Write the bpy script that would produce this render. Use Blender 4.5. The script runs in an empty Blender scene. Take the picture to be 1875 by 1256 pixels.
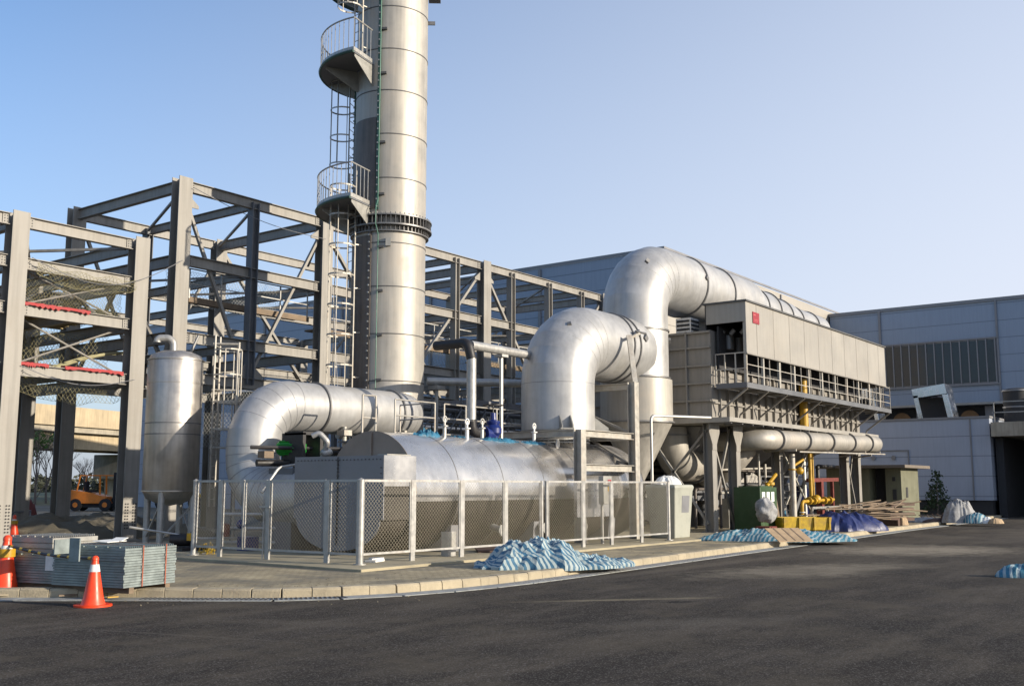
import bpy, math, random
from mathutils import Vector as V, Matrix, noise
R = math.radians
C = bpy.context.scene.collection
S = bpy.context.scene
# ------------------------------------------------------------------ camera, sky, sun
CAM_H = 1.75; HEAD = R(36.8); PITCH = math.atan(262/1900.); FOC = 1900.
cd = bpy.data.cameras.new('camera'); cam = bpy.data.objects.new('camera', cd); C.objects.link(cam)
cd.sensor_width = 36; cd.lens = 36*FOC/1875.; cd.clip_end = 3000; cd.clip_start = .1
cam.location = (0, 0, CAM_H)
cam.rotation_euler = (R(90)+PITCH, 0, HEAD-R(90))
S.camera = cam
SUN_AZ = R(164.5); SUN_EL = R(15)
w = bpy.data.worlds.new('World'); S.world = w; w.use_nodes = True
nt = w.node_tree; bg = nt.nodes['Background']
sky = nt.nodes.new('ShaderNodeTexSky'); sky.sky_type = 'NISHITA'; sky.sun_disc = False
sky.sun_elevation = SUN_EL; sky.sun_rotation = SUN_AZ
sky.air_density = 1.0; sky.dust_density = 2.2; sky.ozone_density = 4.5; sky.altitude = 0
N_ = nt.nodes; tcw = N_.new('ShaderNodeTexCoord')   # thicker pale air near the horizon and towards the sun's side
dt = N_.new('ShaderNodeVectorMath'); dt.operation = 'DOT_PRODUCT'; dt.inputs[1].default_value = (.49, -.65, -1.3); nt.links.new(tcw.outputs['Generated'], dt.inputs[0])
ad = N_.new('ShaderNodeMath'); ad.operation = 'ADD'; ad.inputs[1].default_value = .86; nt.links.new(dt.outputs['Value'], ad.inputs[0])
cl = N_.new('ShaderNodeMapRange'); cl.inputs[1].default_value = 0; cl.inputs[2].default_value = 1; cl.inputs[3].default_value = .10; cl.inputs[4].default_value = .95; nt.links.new(ad.outputs[0], cl.inputs[0])
mxw = N_.new('ShaderNodeMix'); mxw.data_type = 'RGBA'; nt.links.new(cl.outputs[0], mxw.inputs[0]); nt.links.new(sky.outputs[0], mxw.inputs[6]); mxw.inputs[7].default_value = (3.2, 3.45, 4.0, 1)
nt.links.new(mxw.outputs[2], bg.inputs[0]); bg.inputs[1].default_value = 0.15
sl = bpy.data.lights.new('sun', 'SUN'); so = bpy.data.objects.new('sun', sl); C.objects.link(so)
sl.energy = 4.1; sl.angle = R(.6); sl.color = (1, .89, .73)
sd = V((math.sin(SUN_AZ)*math.cos(SUN_EL), math.cos(SUN_AZ)*math.cos(SUN_EL), math.sin(SUN_EL)))
so.rotation_euler = sd.to_track_quat('Z', 'Y').to_euler()
S.view_settings.view_transform = 'Standard'; S.view_settings.look = 'None'
S.view_settings.exposure = 0.7; S.view_settings.gamma = 1
# ------------------------------------------------------------------ survey helpers: where a sight line meets a vertical or level plane
def ray(px, py):
    r, u = px-937.5, 628.-py
    F = FOC*math.cos(PITCH)-u*math.sin(PITCH); U = FOC*math.sin(PITCH)+u*math.cos(PITCH)
    return V((F*math.cos(HEAD)+r*math.sin(HEAD), F*math.sin(HEAD)-r*math.cos(HEAD), U))
def _at(i, px, py, v):
    d = ray(px, py); t = (v-(CAM_H if i == 2 else 0))/d[i]
    return V((d.x*t, d.y*t, d.z*t+CAM_H))
aX = lambda px, py, v: _at(0, px, py, v)
aY = lambda px, py, v: _at(1, px, py, v)
aZ = lambda px, py, v: _at(2, px, py, v)
# ------------------------------------------------------------------ materials
MAT = {}
def mat(name, col, rough=.6, metal=0., vary=.18, scale=2.5, bump=.0, bscale=60, streak=0., dirt=None, dirt_amt=.0, dscale=.8, spec=.5, rvar=.1):
    m = bpy.data.materials.new(name); m.use_nodes = True; t = m.node_tree; N = t.nodes; L = t.links
    b = N['Principled BSDF']; b.inputs['Metallic'].default_value = metal
    b.inputs['Specular IOR Level'].default_value = spec
    tc = N.new('ShaderNodeTexCoord'); co = tc.outputs['Object']
    n1 = N.new('ShaderNodeTexNoise'); n1.inputs['Scale'].default_value = scale; n1.inputs['Detail'].default_value = 7; n1.inputs['Roughness'].default_value = .62
    L.new(co, n1.inputs['Vector'])
    mp = N.new('ShaderNodeMapRange'); mp.inputs[1].default_value = .3; mp.inputs[2].default_value = .7
    mp.inputs[3].default_value = 1-vary; mp.inputs[4].default_value = 1+vary*.5
    L.new(n1.outputs[0], mp.inputs[0])
    mul = N.new('ShaderNodeMix'); mul.data_type = 'RGBA'; mul.blend_type = 'MULTIPLY'; mul.inputs[0].default_value = 1
    mul.inputs[6].default_value = (*col, 1); L.new(mp.outputs[0], mul.inputs[7]); out = mul.outputs[2]
    if streak:
        mpp = N.new('ShaderNodeMapping'); mpp.inputs['Scale'].default_value = (6, 6, .35); L.new(co, mpp.inputs[0])
        n2 = N.new('ShaderNodeTexNoise'); n2.inputs['Scale'].default_value = 1.4; n2.inputs['Detail'].default_value = 6; L.new(mpp.outputs[0], n2.inputs['Vector'])
        m2 = N.new('ShaderNodeMapRange'); m2.inputs[1].default_value = .42; m2.inputs[2].default_value = .7; m2.inputs[3].default_value = 1; m2.inputs[4].default_value = 1-streak
        L.new(n2.outputs[0], m2.inputs[0])
        x = N.new('ShaderNodeMix'); x.data_type = 'RGBA'; x.blend_type = 'MULTIPLY'; x.inputs[0].default_value = 1
        L.new(out, x.inputs[6]); L.new(m2.outputs[0], x.inputs[7]); out = x.outputs[2]
    if dirt:
        n3 = N.new('ShaderNodeTexNoise'); n3.inputs['Scale'].default_value = dscale; n3.inputs['Detail'].default_value = 9; n3.inputs['Roughness'].default_value = .7; L.new(co, n3.inputs['Vector'])
        m3 = N.new('ShaderNodeMapRange'); m3.inputs[1].default_value = .5; m3.inputs[2].default_value = .72; m3.inputs[4].default_value = dirt_amt; L.new(n3.outputs[0], m3.inputs[0])
        x = N.new('ShaderNodeMix'); x.data_type = 'RGBA'; L.new(m3.outputs[0], x.inputs[0]); L.new(out, x.inputs[6]); x.inputs[7].default_value = (*dirt, 1); out = x.outputs[2]
    L.new(out, b.inputs['Base Color'])
    mr = N.new('ShaderNodeMapRange'); mr.inputs[1].default_value = .3; mr.inputs[2].default_value = .7; mr.inputs[3].default_value = max(.02, rough-rvar); mr.inputs[4].default_value = min(1, rough+rvar)
    L.new(n1.outputs[0], mr.inputs[0]); L.new(mr.outputs[0], b.inputs['Roughness'])
    if bump:
        n4 = N.new('ShaderNodeTexNoise'); n4.inputs['Scale'].default_value = bscale; n4.inputs['Detail'].default_value = 5; L.new(co, n4.inputs['Vector'])
        bp = N.new('ShaderNodeBump'); bp.inputs['Strength'].default_value = bump; bp.inputs['Distance'].default_value = .02
        L.new(n4.outputs[0], bp.inputs['Height']); L.new(bp.outputs[0], b.inputs['Normal'])
    MAT[name] = m; return m
def stripes(m, axis, freq, col2, duty=.5, wobble=.0):
    """mix a second colour in bands along an object axis"""
    t = m.node_tree; N = t.nodes; L = t.links; b = N['Principled BSDF']; src = b.inputs['Base Color'].links[0].from_socket
    tc = N.new('ShaderNodeTexCoord'); sp = N.new('ShaderNodeSeparateXYZ'); L.new(tc.outputs['Object'], sp.inputs[0])
    v = sp.outputs[axis]
    if wobble:
        nn = N.new('ShaderNodeTexNoise'); nn.inputs['Scale'].default_value = 1.5; L.new(tc.outputs['Object'], nn.inputs['Vector'])
        mm = N.new('ShaderNodeMath'); mm.operation = 'MULTIPLY_ADD'; mm.inputs[1].default_value = wobble; L.new(nn.outputs[0], mm.inputs[0]); L.new(v, mm.inputs[2]); v = mm.outputs[0]
    a = N.new('ShaderNodeMath'); a.operation = 'MULTIPLY'; a.inputs[1].default_value = freq; L.new(v, a.inputs[0])
    fr = N.new('ShaderNodeMath'); fr.operation = 'FRACT'; L.new(a.outputs[0], fr.inputs[0])
    lt = N.new('ShaderNodeMath'); lt.operation = 'LESS_THAN'; lt.inputs[1].default_value = duty; L.new(fr.outputs[0], lt.inputs[0])
    x = N.new('ShaderNodeMix'); x.data_type = 'RGBA'; L.new(lt.outputs[0], x.inputs[0]); L.new(src, x.inputs[6]); x.inputs[7].default_value = (*col2, 1)
    L.new(x.outputs[2], b.inputs['Base Color']); return m
mat('duct', (.445, .44, .43), .47, .42, .16, 1.6, .05, 9, streak=.12, dirt=(.42, .39, .34), dirt_amt=.45, dscale=.7, rvar=.07)
mat('stack', (.41, .385, .34), .55, .35, .2, 1.1, .05, 7, streak=.18, dirt=(.36, .30, .24), dirt_amt=.55, dscale=.55)
mat('tank', (.52, .48, .43), .38, .8, .22, 2.0, .03, 6, streak=.2, rvar=.1)
mat('shell', (.62, .60, .575), .27, .85, .10, 1.2, .02, 5, streak=.08, dirt=(.35, .31, .26), dirt_amt=.35, dscale=.9)
mat('ground_reflection', (.030, .024, .017), .6, .1, .3, 1.5, .06, 14, streak=.25, dirt=(.05, .04, .03), dirt_amt=.6, dscale=1.2)  # dark ground mirrored in the vessel's underside, put into the colour
mat('header', (.235, .235, .245), .55, .4, .14, 1.4, .05, 30, dirt=(.2, .19, .18), dirt_amt=.4)
mat('endplate', (.27, .22, .18), .5, .5, .2, 1.4, .05, 30)
mat('seam', (.10, .10, .10), .6, .3, .3)
mat('flange', (.22, .215, .21), .5, .6, .3)
mat('steel', (.285, .268, .24), .62, .12, .22, .9, .04, 40, streak=.2, dirt=(.22, .19, .15), dirt_amt=.4, dscale=.6)
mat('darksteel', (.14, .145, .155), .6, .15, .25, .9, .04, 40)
mat('galv', (.42, .41, .385), .45, .45, .25, 6, .04, 60, dirt=(.36, .3, .24), dirt_amt=.35, dscale=1.4)
mat('wire', (.30, .275, .21), .6, .1, .2, 8)
mat('rail', (.42, .395, .345), .5, .25, .25, 5, dirt=(.35, .2, .1), dirt_amt=.35, dscale=2)
mat('green_steel', (.045, .10, .085), .5, .25, .3, 4)
mat('greencable', (.03, .16, .11), .5, 0, .2)
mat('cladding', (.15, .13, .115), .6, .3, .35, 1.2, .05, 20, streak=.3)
mat('filter', (.26, .242, .215), .62, .12, .16, .9, .05, 25, streak=.16, dirt=(.27, .23, .18), dirt_amt=.4, dscale=.5)
mat('penthouse', (.33, .31, .275), .55, .15, .12, .6, .05, 25, streak=.10, dirt=(.36, .32, .26), dirt_amt=.5, dscale=.35)
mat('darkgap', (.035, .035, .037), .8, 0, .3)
mat('redsign', (.28, .015, .025), .5, 0, .15, 8)
mat('redsign_pale', (.45, .10, .10), .6, 0, .2, 8)
mat('signwhite', (.72, .66, .62), .5, 0, .15, 8)
mat('paper', (.75, .75, .72), .7, 0, .15, 8)
mat('yellow', (.50, .29, .015), .45, .0, .3, 4, .0, dirt=(.25, .15, .05), dirt_amt=.5, dscale=3)
mat('yellow_bin', (.50, .33, .015), .6, 0, .35, 5, .1, 30, dirt=(.18, .11, .05), dirt_amt=.7, dscale=2)
mat('greenbox', (.025, .065, .018), .55, 0, .25, 3, dirt=(.07, .08, .05), dirt_amt=.5, dscale=3)
mat('greenmotor', (.02, .26, .03), .4, 0, .3, 6)
mat('blackpipe', (.02, .018, .018), .5, 0, .3, 6)
mat('bluevalve', (.008, .02, .13), .35, 0, .3, 6)
mat('redpaint', (.16, .03, .022), .55, 0, .3, 6)
mat('bluetarp', (.010, .020, .105), .45, 0, .3, 4, .3, 12)
mat('aquatarp', (.02, .13, .22), .5, 0, .6, 6, .6, 24)
mat('tarp', (.05, .15, .24), .55, 0, .45, 3, .6, 22)
stripes(MAT['tarp'], 0, 11, (.36, .42, .41), .5, .10)
mat('tarp_far', (.04, .17, .25), .55, 0, .45, 3, .6, 22)
stripes(MAT['tarp_far'], 1, 8, (.31, .38, .39), .45, .15)
mat('rubble', (.33, .33, .33), .8, 0, .5, 5, .3, 20)
mat('wood', (.20, .145, .095), .75, 0, .4, 3, .2, 30, dirt=(.14, .1, .07), dirt_amt=.6, dscale=2)
mat('deckwood', (.33, .25, .11), .8, 0, .4, 3, .2, 30, dirt=(.2, .13, .06), dirt_amt=.6, dscale=2)
mat('cardboard', (.42, .30, .18), .8, 0, .25, 5)
mat('scrap', (.10, .06, .045), .8, 0, .4, 6)
mat('bin', (.36, .365, .31), .55, 0, .2, 3, dirt=(.22, .2, .16), dirt_amt=.5, dscale=3)
mat('kiosk', (.16, .16, .105), .6, 0, .15, 2, .05, 30, streak=.15)
mat('kiosk_roof', (.17, .14, .11), .7, 0, .2, 3)
mat('glass', (.03, .035, .04), .12, 0, .1)
mat('cone', (.80, .06, .012), .38, 0, .18, 5, dirt=(.35, .06, .03), dirt_amt=.4, dscale=4)
mat('conewhite', (.72, .70, .66), .4, 0, .2, 10)
mat('tape', (.02, .02, .02), .5, 0, .2); stripes(MAT['tape'], 1, 3.6, (.7, .42, .02), .28)
mat('orange', (.70, .20, .015), .45, 0, .25, 3)
mat('tyre', (.018, .018, .02), .8, 0, .2)
mat('grating', (.27, .31, .30), .5, .45, .25, 6, .1, 60, streak=.0)
mat('grating_dark', (.16, .17, .17), .55, .4, .3, 6, .1, 60)
mat('plate', (.34, .33, .30), .5, .4, .2, 4, .05)
mat('plum', (.13, .10, .12), .6, .2, .25, 4)
mat('strap', (.30, .08, .04), .6, 0, .2)
mat('concrete', (.37, .33, .26), .9, 0, .22, 1.5, .25, 30, streak=.25, dirt=(.23, .2, .16), dirt_amt=.6, dscale=.4)
mat('concrete_viaduct', (.46, .37, .24), .9, 0, .22, .5, .2, 8, streak=.25, dirt=(.30, .25, .18), dirt_amt=.5, dscale=.3)
mat('kerb', (.40, .34, .235), .9, 0, .35, 3, .5, 40, dirt=(.19, .16, .115), dirt_amt=.85, dscale=1.5)
mat('gutter', (.30, .31, .30), .9, 0, .35, 5, .4, 50, dirt=(.16, .15, .14), dirt_amt=.6, dscale=1.5)
mat('slab', (.36, .31, .205), .92, 0, .25, 1.6, .3, 40, dirt=(.2, .18, .14), dirt_amt=.6, dscale=.9)
mat('yard', (.16, .14, .10), .95, 0, .3, .6, .5, 25, dirt=(.09, .08, .07), dirt_amt=.7, dscale=.25)
mat('grass', (.14, .135, .06), .95, 0, .35, .25, .5, 6, dirt=(.2, .17, .1), dirt_amt=.6, dscale=.08)
mat('net', (.34, .31, .17), .8, 0, .3, 4); mat('netwhite', (.5, .5, .47), .8, 0, .3, 4)
mat('redcloth', (.34, .03, .03), .7, 0, .3, 6, .2, 20)
mat('bark', (.16, .13, .11), .9, 0, .3, 6, .3, 40)
mat('leaf', (.055, .085, .025), .8, 0, .5, .6)
mat('leafbright', (.09, .19, .03), .7, 0, .5, 2)
mat('hedge', (.055, .06, .035), .9, 0, .6, .15)
mat('conifer', (.03, .055, .02), .85, 0, .5, 4)
mat('pole', (.5, .5, .48), .6, .2, .15)
mat('fanbrown', (.25, .14, .06), .6, 0, .3)
mat('shiny', (.68, .7, .72), .22, 1, .15, 3)
# asphalt
def asphalt():
    m = mat('asphalt', (.036, .030, .0245), .97, 0, .3, .35, .0, 60, spec=.12)
    t = m.node_tree; N = t.nodes; L = t.links; b = N['Principled BSDF']; src = b.inputs['Base Color'].links[0].from_socket
    tc = N.new('ShaderNodeTexCoord')
    def nz(sc, det=5, vec=None, rgh=.6):
        n = N.new('ShaderNodeTexNoise'); n.inputs['Scale'].default_value = sc; n.inputs['Detail'].default_value = det; n.inputs['Roughness'].default_value = rgh
        L.new(vec or tc.outputs['Object'], n.inputs['Vector']); return n.outputs[0]
    def rng(s, a, b_, c, d):
        r = N.new('ShaderNodeMapRange'); r.inputs[1].default_value = a; r.inputs[2].default_value = b_; r.inputs[3].default_value = c; r.inputs[4].default_value = d; L.new(s, r.inputs[0]); return r.outputs[0]
    def mix(f, a, colb):
        x = N.new('ShaderNodeMix'); x.data_type = 'RGBA'; L.new(f, x.inputs[0]); L.new(a, x.inputs[6]); x.inputs[7].default_value = (*colb, 1); return x.outputs[2]
    mp = N.new('ShaderNodeMapping'); mp.inputs['Rotation'].default_value = (0, 0, R(-20)); mp.inputs['Scale'].default_value = (.3, 1.1, 1); L.new(tc.outputs['Object'], mp.inputs[0])
    streaks = nz(1.0, 8, mp.outputs[0], .68)
    o = mix(rng(streaks, .46, .68, 0, .7), src, (.12, .10, .076))
    mp2 = N.new('ShaderNodeMapping'); mp2.inputs['Rotation'].default_value = (0, 0, R(14)); mp2.inputs['Scale'].default_value = (.2, .6, 1); L.new(tc.outputs['Object'], mp2.inputs[0])
    o = mix(rng(nz(1.3, 7, mp2.outputs[0], .7), .47, .72, 0, .45), o, (.075, .064, .054))
    # dusty stretch of road further along: distance along X
    sp = N.new('ShaderNodeSeparateXYZ'); L.new(tc.outputs['Object'], sp.inputs[0])
    far = rng(sp.outputs[0], 14, 40, 0, 1); dn = rng(nz(.22, 7, None, .7), .42, .62, 0, .8)
    mm = N.new('ShaderNodeMath'); mm.operation = 'MULTIPLY'; L.new(far, mm.inputs[0]); L.new(dn, mm.inputs[1]); o = mix(mm.outputs[0], o, (.14, .12, .095))
    # a long dusty scrape and a dark oil stain on the near lane
    def lin(p, q, wdt, col, amt, o):
        p, q = V(p), V(q); t_ = (q-p); Ln = t_.length; t_.normalize(); n_ = V((-t_.y, t_.x, 0)); c_ = (p+q)/2
        sb_ = N.new('ShaderNodeVectorMath'); sb_.operation = 'SUBTRACT'; sb_.inputs[1].default_value = c_; L.new(tc.outputs['Object'], sb_.inputs[0])
        def dot(v_): d_ = N.new('ShaderNodeVectorMath'); d_.operation = 'DOT_PRODUCT'; d_.inputs[1].default_value = v_; L.new(sb_.outputs[0], d_.inputs[0]); return d_.outputs['Value']
        cb = N.new('ShaderNodeCombineXYZ'); L.new(dot(t_*2/Ln), cb.inputs[0]); L.new(dot(n_*2/wdt), cb.inputs[1])
        ln = N.new('ShaderNodeVectorMath'); ln.operation = 'LENGTH'; L.new(cb.outputs[0], ln.inputs[0])
        wv = N.new('ShaderNodeMath'); wv.operation = 'MULTIPLY_ADD'; wv.inputs[1].default_value = 1.6; L.new(nz(2.4, 8, None, .75), wv.inputs[0]); L.new(ln.outputs['Value'], wv.inputs[2])
        return mix(rng(wv.outputs[0], 1.15, 1.75, amt, 0), o, col)
    o = lin(aZ(900, 1103, 0), aZ(1380, 1092, 0), .30, (.24, .20, .13), .8, o)
    o = lin(aZ(1195, 1103, 0), aZ(1290, 1100, 0), .34, (.010, .009, .009), .95, o)
    o = lin(aZ(1480, 1015, 0), aZ(1860, 1000, 0), 5.5, (.34, .29, .215), .85, o)
    o = lin(aZ(1250, 1060, 0), aZ(1700, 1030, 0), 3.4, (.27, .23, .17), .8, o)
    o = lin(aZ(1560, 1050, 0), aZ(1760, 1040, 0), 1.4, (.022, .02, .019), .8, o)
    o = lin(aZ(1000, 1150, 0), aZ(1500, 1130, 0), 1.2, (.11, .095, .075), .6, o)
    o = lin(aZ(300, 1130, 0), aZ(800, 1150, 0), .7, (.10, .085, .066), .5, o)
    o = lin(aZ(950, 1075, 0), aZ(1500, 1010, 0), .8, (.15, .125, .095), .6, o)
    o = lin(aZ(100, 1148, 0), aZ(620, 1180, 0), .14, (.12, .105, .085), .5, o)
    vor = N.new('ShaderNodeTexVoronoi'); vor.inputs['Scale'].default_value = 75; L.new(tc.outputs['Object'], vor.inputs['Vector'])
    o = mix(rng(vor.outputs['Color'], .62, .95, 0, .8), o, (.20, .185, .165))
    o = mix(rng(nz(30, 4), .52, .66, 0, .55), o, (.014, .012, .011))
    o = mix(rng(nz(.45, 9, None, .8), .48, .66, 0, .75), o, (.10, .084, .062))
    o = mix(rng(nz(3.5, 8, None, .8), .54, .7, 0, .5), o, (.014, .012, .011))
    L.new(o, b.inputs['Base Color'])
    bp = N.new('ShaderNodeBump'); bp.inputs['Strength'].default_value = .7; bp.inputs['Distance'].default_value = .012
    L.new(nz(90, 4), bp.inputs['Height']); L.new(bp.outputs[0], b.inputs['Normal'])
asphalt()
def pavers():
    m = mat('pavers', (.42, .35, .22), .92, 0, .3, .9, 0)
    t = m.node_tree; N = t.nodes; L = t.links; b = N['Principled BSDF']; src = b.inputs['Base Color'].links[0].from_socket
    tc = N.new('ShaderNodeTexCoord'); mp = N.new('ShaderNodeMapping'); mp.inputs['Rotation'].default_value = (0, 0, R(3)); L.new(tc.outputs['Object'], mp.inputs[0])
    br = N.new('ShaderNodeTexBrick'); br.inputs['Scale'].default_value = 4.6; br.inputs['Mortar Size'].default_value = .035; br.inputs['Brick Width'].default_value = .9; br.inputs['Row Height'].default_value = .5
    br.inputs[1].default_value = (1, 1, 1, 1); br.inputs[2].default_value = (.75, .74, .72, 1); br.inputs[3].default_value = (.42, .38, .3, 1)
    L.new(mp.outputs[0], br.inputs[0])
    x = N.new('ShaderNodeMix'); x.data_type = 'RGBA'; x.blend_type = 'MULTIPLY'; x.inputs[0].default_value = 1; L.new(src, x.inputs[6]); L.new(br.outputs[0], x.inputs[7])
    n = N.new('ShaderNodeTexNoise'); n.inputs['Scale'].default_value = .55; n.inputs['Detail'].default_value = 9; n.inputs['Roughness'].default_value = .7; L.new(tc.outputs['Object'], n.inputs['Vector'])
    r = N.new('ShaderNodeMapRange'); r.inputs[1].default_value = .46; r.inputs[2].default_value = .62; r.inputs[4].default_value = .8; L.new(n.outputs[0], r.inputs[0])
    y = N.new('ShaderNodeMix'); y.data_type = 'RGBA'; L.new(r.outputs[0], y.inputs[0]); L.new(x.outputs[2], y.inputs[6]); y.inputs[7].default_value = (.12, .11, .085, 1)
    L.new(y.outputs[2], b.inputs['Base Color'])
    bp = N.new('ShaderNodeBump'); bp.inputs['Strength'].default_value = .5; bp.inputs['Distance'].default_value = .01; L.new(br.outputs[0], bp.inputs['Height']); L.new(bp.outputs[0], b.inputs['Normal'])
pavers()
def cladding(name, col, axis_h, pitch=1.2, vpitch=0, groove=.55):
    """insulated metal wall panels: thin joints at even heights"""
    m = mat(name, col, .5, .1, .10, .3, .02, 3, streak=.08, dirt=tuple(c*.8 for c in col), dirt_amt=.4, dscale=.15)
    t = m.node_tree; N = t.nodes; L = t.links; b = N['Principled BSDF']; src = b.inputs['Base Color'].links[0].from_socket
    tc = N.new('ShaderNodeTexCoord'); sp = N.new('ShaderNodeSeparateXYZ'); L.new(tc.outputs['Object'], sp.inputs[0])
    def band(sock, p, wdt):
        a = N.new('ShaderNodeMath'); a.operation = 'DIVIDE'; a.inputs[1].default_value = p; L.new(sock, a.inputs[0])
        f = N.new('ShaderNodeMath'); f.operation = 'FRACT'; L.new(a.outputs[0], f.inputs[0])
        l = N.new('ShaderNodeMath'); l.operation = 'LESS_THAN'; l.inputs[1].default_value = wdt/p; L.new(f.outputs[0], l.inputs[0]); return l.outputs[0]
    o = band(sp.outputs[2], pitch, .05)
    if vpitch:
        q = band(sp.outputs[axis_h], vpitch, .05); mx = N.new('ShaderNodeMath'); mx.operation = 'MAXIMUM'; L.new(o, mx.inputs[0]); L.new(q, mx.inputs[1]); o = mx.outputs[0]
    x = N.new('ShaderNodeMix'); x.data_type = 'RGBA'; L.new(o, x.inputs[0]); L.new(src, x.inputs[6]); x.inputs[7].default_value = (*[c*groove for c in col], 1)
    L.new(x.outputs[2], b.inputs['Base Color']); return m
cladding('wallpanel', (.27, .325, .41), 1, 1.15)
cladding('wallpanel_sunlit', (.40, .37, .32), 0, 1.15)  # same cladding on the sunny face, the sunlight put into its colour
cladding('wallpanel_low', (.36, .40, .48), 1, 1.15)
# ------------------------------------------------------------------ mesh builder
Z3 = V((0, 0, 1))
ORG = {}
class B:
    def __init__(s): s.v = []; s.f = []
    def add(s, vs, fs):
        n = len(s.v); s.v += [V(q) for q in vs]; s.f += [tuple(i+n for i in f) for f in fs]; return s
    def box(s, x0, x1, y0, y1, z0, z1):
        vs = [(x, y, z) for z in (z0, z1) for y in (y0, y1) for x in (x0, x1)]
        return s.add(vs, [(0, 2, 3, 1), (4, 5, 7, 6), (0, 1, 5, 4), (2, 6, 7, 3), (0, 4, 6, 2), (1, 3, 7, 5)])
    def obox(s, c, a, b, d):
        c, a, b, d = V(c), V(a), V(b), V(d)
        vs = [c+i*a+j*b+k*d for k in (-1, 1) for j in (-1, 1) for i in (-1, 1)]
        return s.add(vs, [(0, 2, 3, 1), (4, 5, 7, 6), (0, 1, 5, 4), (2, 6, 7, 3), (0, 4, 6, 2), (1, 3, 7, 5)])
    def bar(s, p, q, w, h=None, up=None):
        p, q = V(p), V(q); h = h or w; t = (q-p); L = t.length; t.normalize(); up = V(up) if up else (Z3 if abs(t.z) < .95 else V((0, 1, 0)))
        a = t.cross(up).normalized(); b = a.cross(t).normalized()
        return s.obox((p+q)/2, a*w/2, b*h/2, t*L/2)
    def hbeam(s, p, q, w, h, n, t=.025):
        """H section from p to q: flanges of width w whose faces look along +-n, h apart"""
        p, q, n = V(p), V(q), V(n).normalized(); ax = (q-p); L = ax.length; ax.normalize(); n = (n-ax*n.dot(ax)).normalized(); a = ax.cross(n); c = (p+q)/2
        for k in (-1, 1): s.obox(c+n*k*(h/2-t/2), a*w/2, n*t/2, ax*L/2)
        s.obox(c, a*t*.4, n*(h/2-t), ax*L/2); return s
    def tube(s, pts, r, n=12, cap=True, closed=False):
        P = [V(p) for p in pts]; m = len(P); rs = r if isinstance(r, (list, tuple)) else [r]*m
        T = []
        for i in range(m):
            a = P[i-1] if (i > 0 or closed) else None; b = P[(i+1) % m] if (i < m-1 or closed) else None
            d1 = (P[i]-a).normalized() if a is not None else None; d2 = (b-P[i]).normalized() if b is not None else None
            T.append((d1, d2))
        d0 = T[0][1] or T[0][0]; u = d0.orthogonal().normalized() if abs(d0.z) > .9 else d0.cross(Z3).normalized()
        base = len(s.v)
        for i in range(m):
            d1, d2 = T[i]
            if d1 is None: t = d2; k = 1; bis = None
            elif d2 is None: t = d1; k = 1
            else:
                t = (d1+d2)
                if t.length < 1e-6: t = d1
                t = t.normalized(); k = 1/max(.3, t.dot(d1))
            u = (u-t*u.dot(t))
            if u.length < 1e-6: u = t.orthogonal()
            u.normalize(); v = t.cross(u)
            bn = None
            if k > 1.0005: bn = (d2-d1); bn = (bn-t*bn.dot(t)).normalized()
            for j in range(n):
                ang = 2*math.pi*j/n; o = u*math.cos(ang)+v*math.sin(ang)
                if bn is not None: o = o+bn*o.dot(bn)*(k-1)
                s.v.append(P[i]+o*rs[i])
        for i in range(m if closed else m-1):
            for j in range(n):
                a = base+i*n+j; b = base+i*n+(j+1) % n; c = base+((i+1) % m)*n+(j+1) % n; d = base+((i+1) % m)*n+j
                s.f.append((a, b, c, d))
        if cap and not closed:
            s.f.append(tuple(base+j for j in reversed(range(n)))); s.f.append(tuple(base+(m-1)*n+j for j in range(n)))
        return s
    def lathe(s, prof, o, ax=(0, 0, 1), n=32, a0=0., a1=360., ref=None):
        """prof: list of (radius, distance along axis)"""
        o, ax = V(o), V(ax).normalized(); u = V(ref).normalized() if ref else (ax.orthogonal().normalized() if abs(ax.z) < .9 else V((1, 0, 0))); u = (u-ax*u.dot(ax)).normalized(); v = ax.cross(u)
        full = a1-a0 >= 359.9; k = n if full else n+1; base = len(s.v)
        for (r, h) in prof:
            for j in range(k):
                a = R(a0+(a1-a0)*j/n); s.v.append(o+ax*h+(u*math.cos(a)+v*math.sin(a))*max(r, 1e-4))
        for i in range(len(prof)-1):
            for j in range(n):
                j2 = (j+1) % k if full else j+1
                s.f.append((base+i*k+j, base+i*k+j2, base+(i+1)*k+j2, base+(i+1)*k+j))
        if full:
            if prof[0][0] > 1e-3: s.f.append(tuple(base+j for j in reversed(range(k))))
            if prof[-1][0] > 1e-3: s.f.append(tuple(base+(len(prof)-1)*k+j for j in range(k)))
        return s
    def ring(s, c, ax, r0, r1, t, n=36):
        c, ax = V(c), V(ax).normalized()
        return s._ring(c, ax, r0, r1, t, n)
    def _ring(s, c, ax, r0, r1, t, n):
        u = ax.orthogonal().normalized() if abs(ax.z) < .9 else V((1, 0, 0)); v = ax.cross(u); base = len(s.v)
        for (r, h) in ((r0, -t/2), (r1, -t/2), (r1, t/2), (r0, t/2)):
            for j in range(n):
                a = 2*math.pi*j/n; s.v.append(c+ax*h+(u*math.cos(a)+v*math.sin(a))*r)
        for i in range(4):
            for j in range(n):
                s.f.append((base+i*n+j, base+i*n+(j+1) % n, base+((i+1) % 4)*n+(j+1) % n, base+((i+1) % 4)*n+j))
        return s
    def prism(s, pts, d):
        """flat outline extruded by vector d"""
        P = [V(p) for p in pts]; d = V(d); n = len(P); b = len(s.v); s.v += P+[p+d for p in P]
        s.f.append(tuple(b+i for i in reversed(range(n)))); s.f.append(tuple(b+n+i for i in range(n)))
        for i in range(n): s.f.append((b+i, b+(i+1) % n, b+n+(i+1) % n, b+n+i))
        return s
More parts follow.
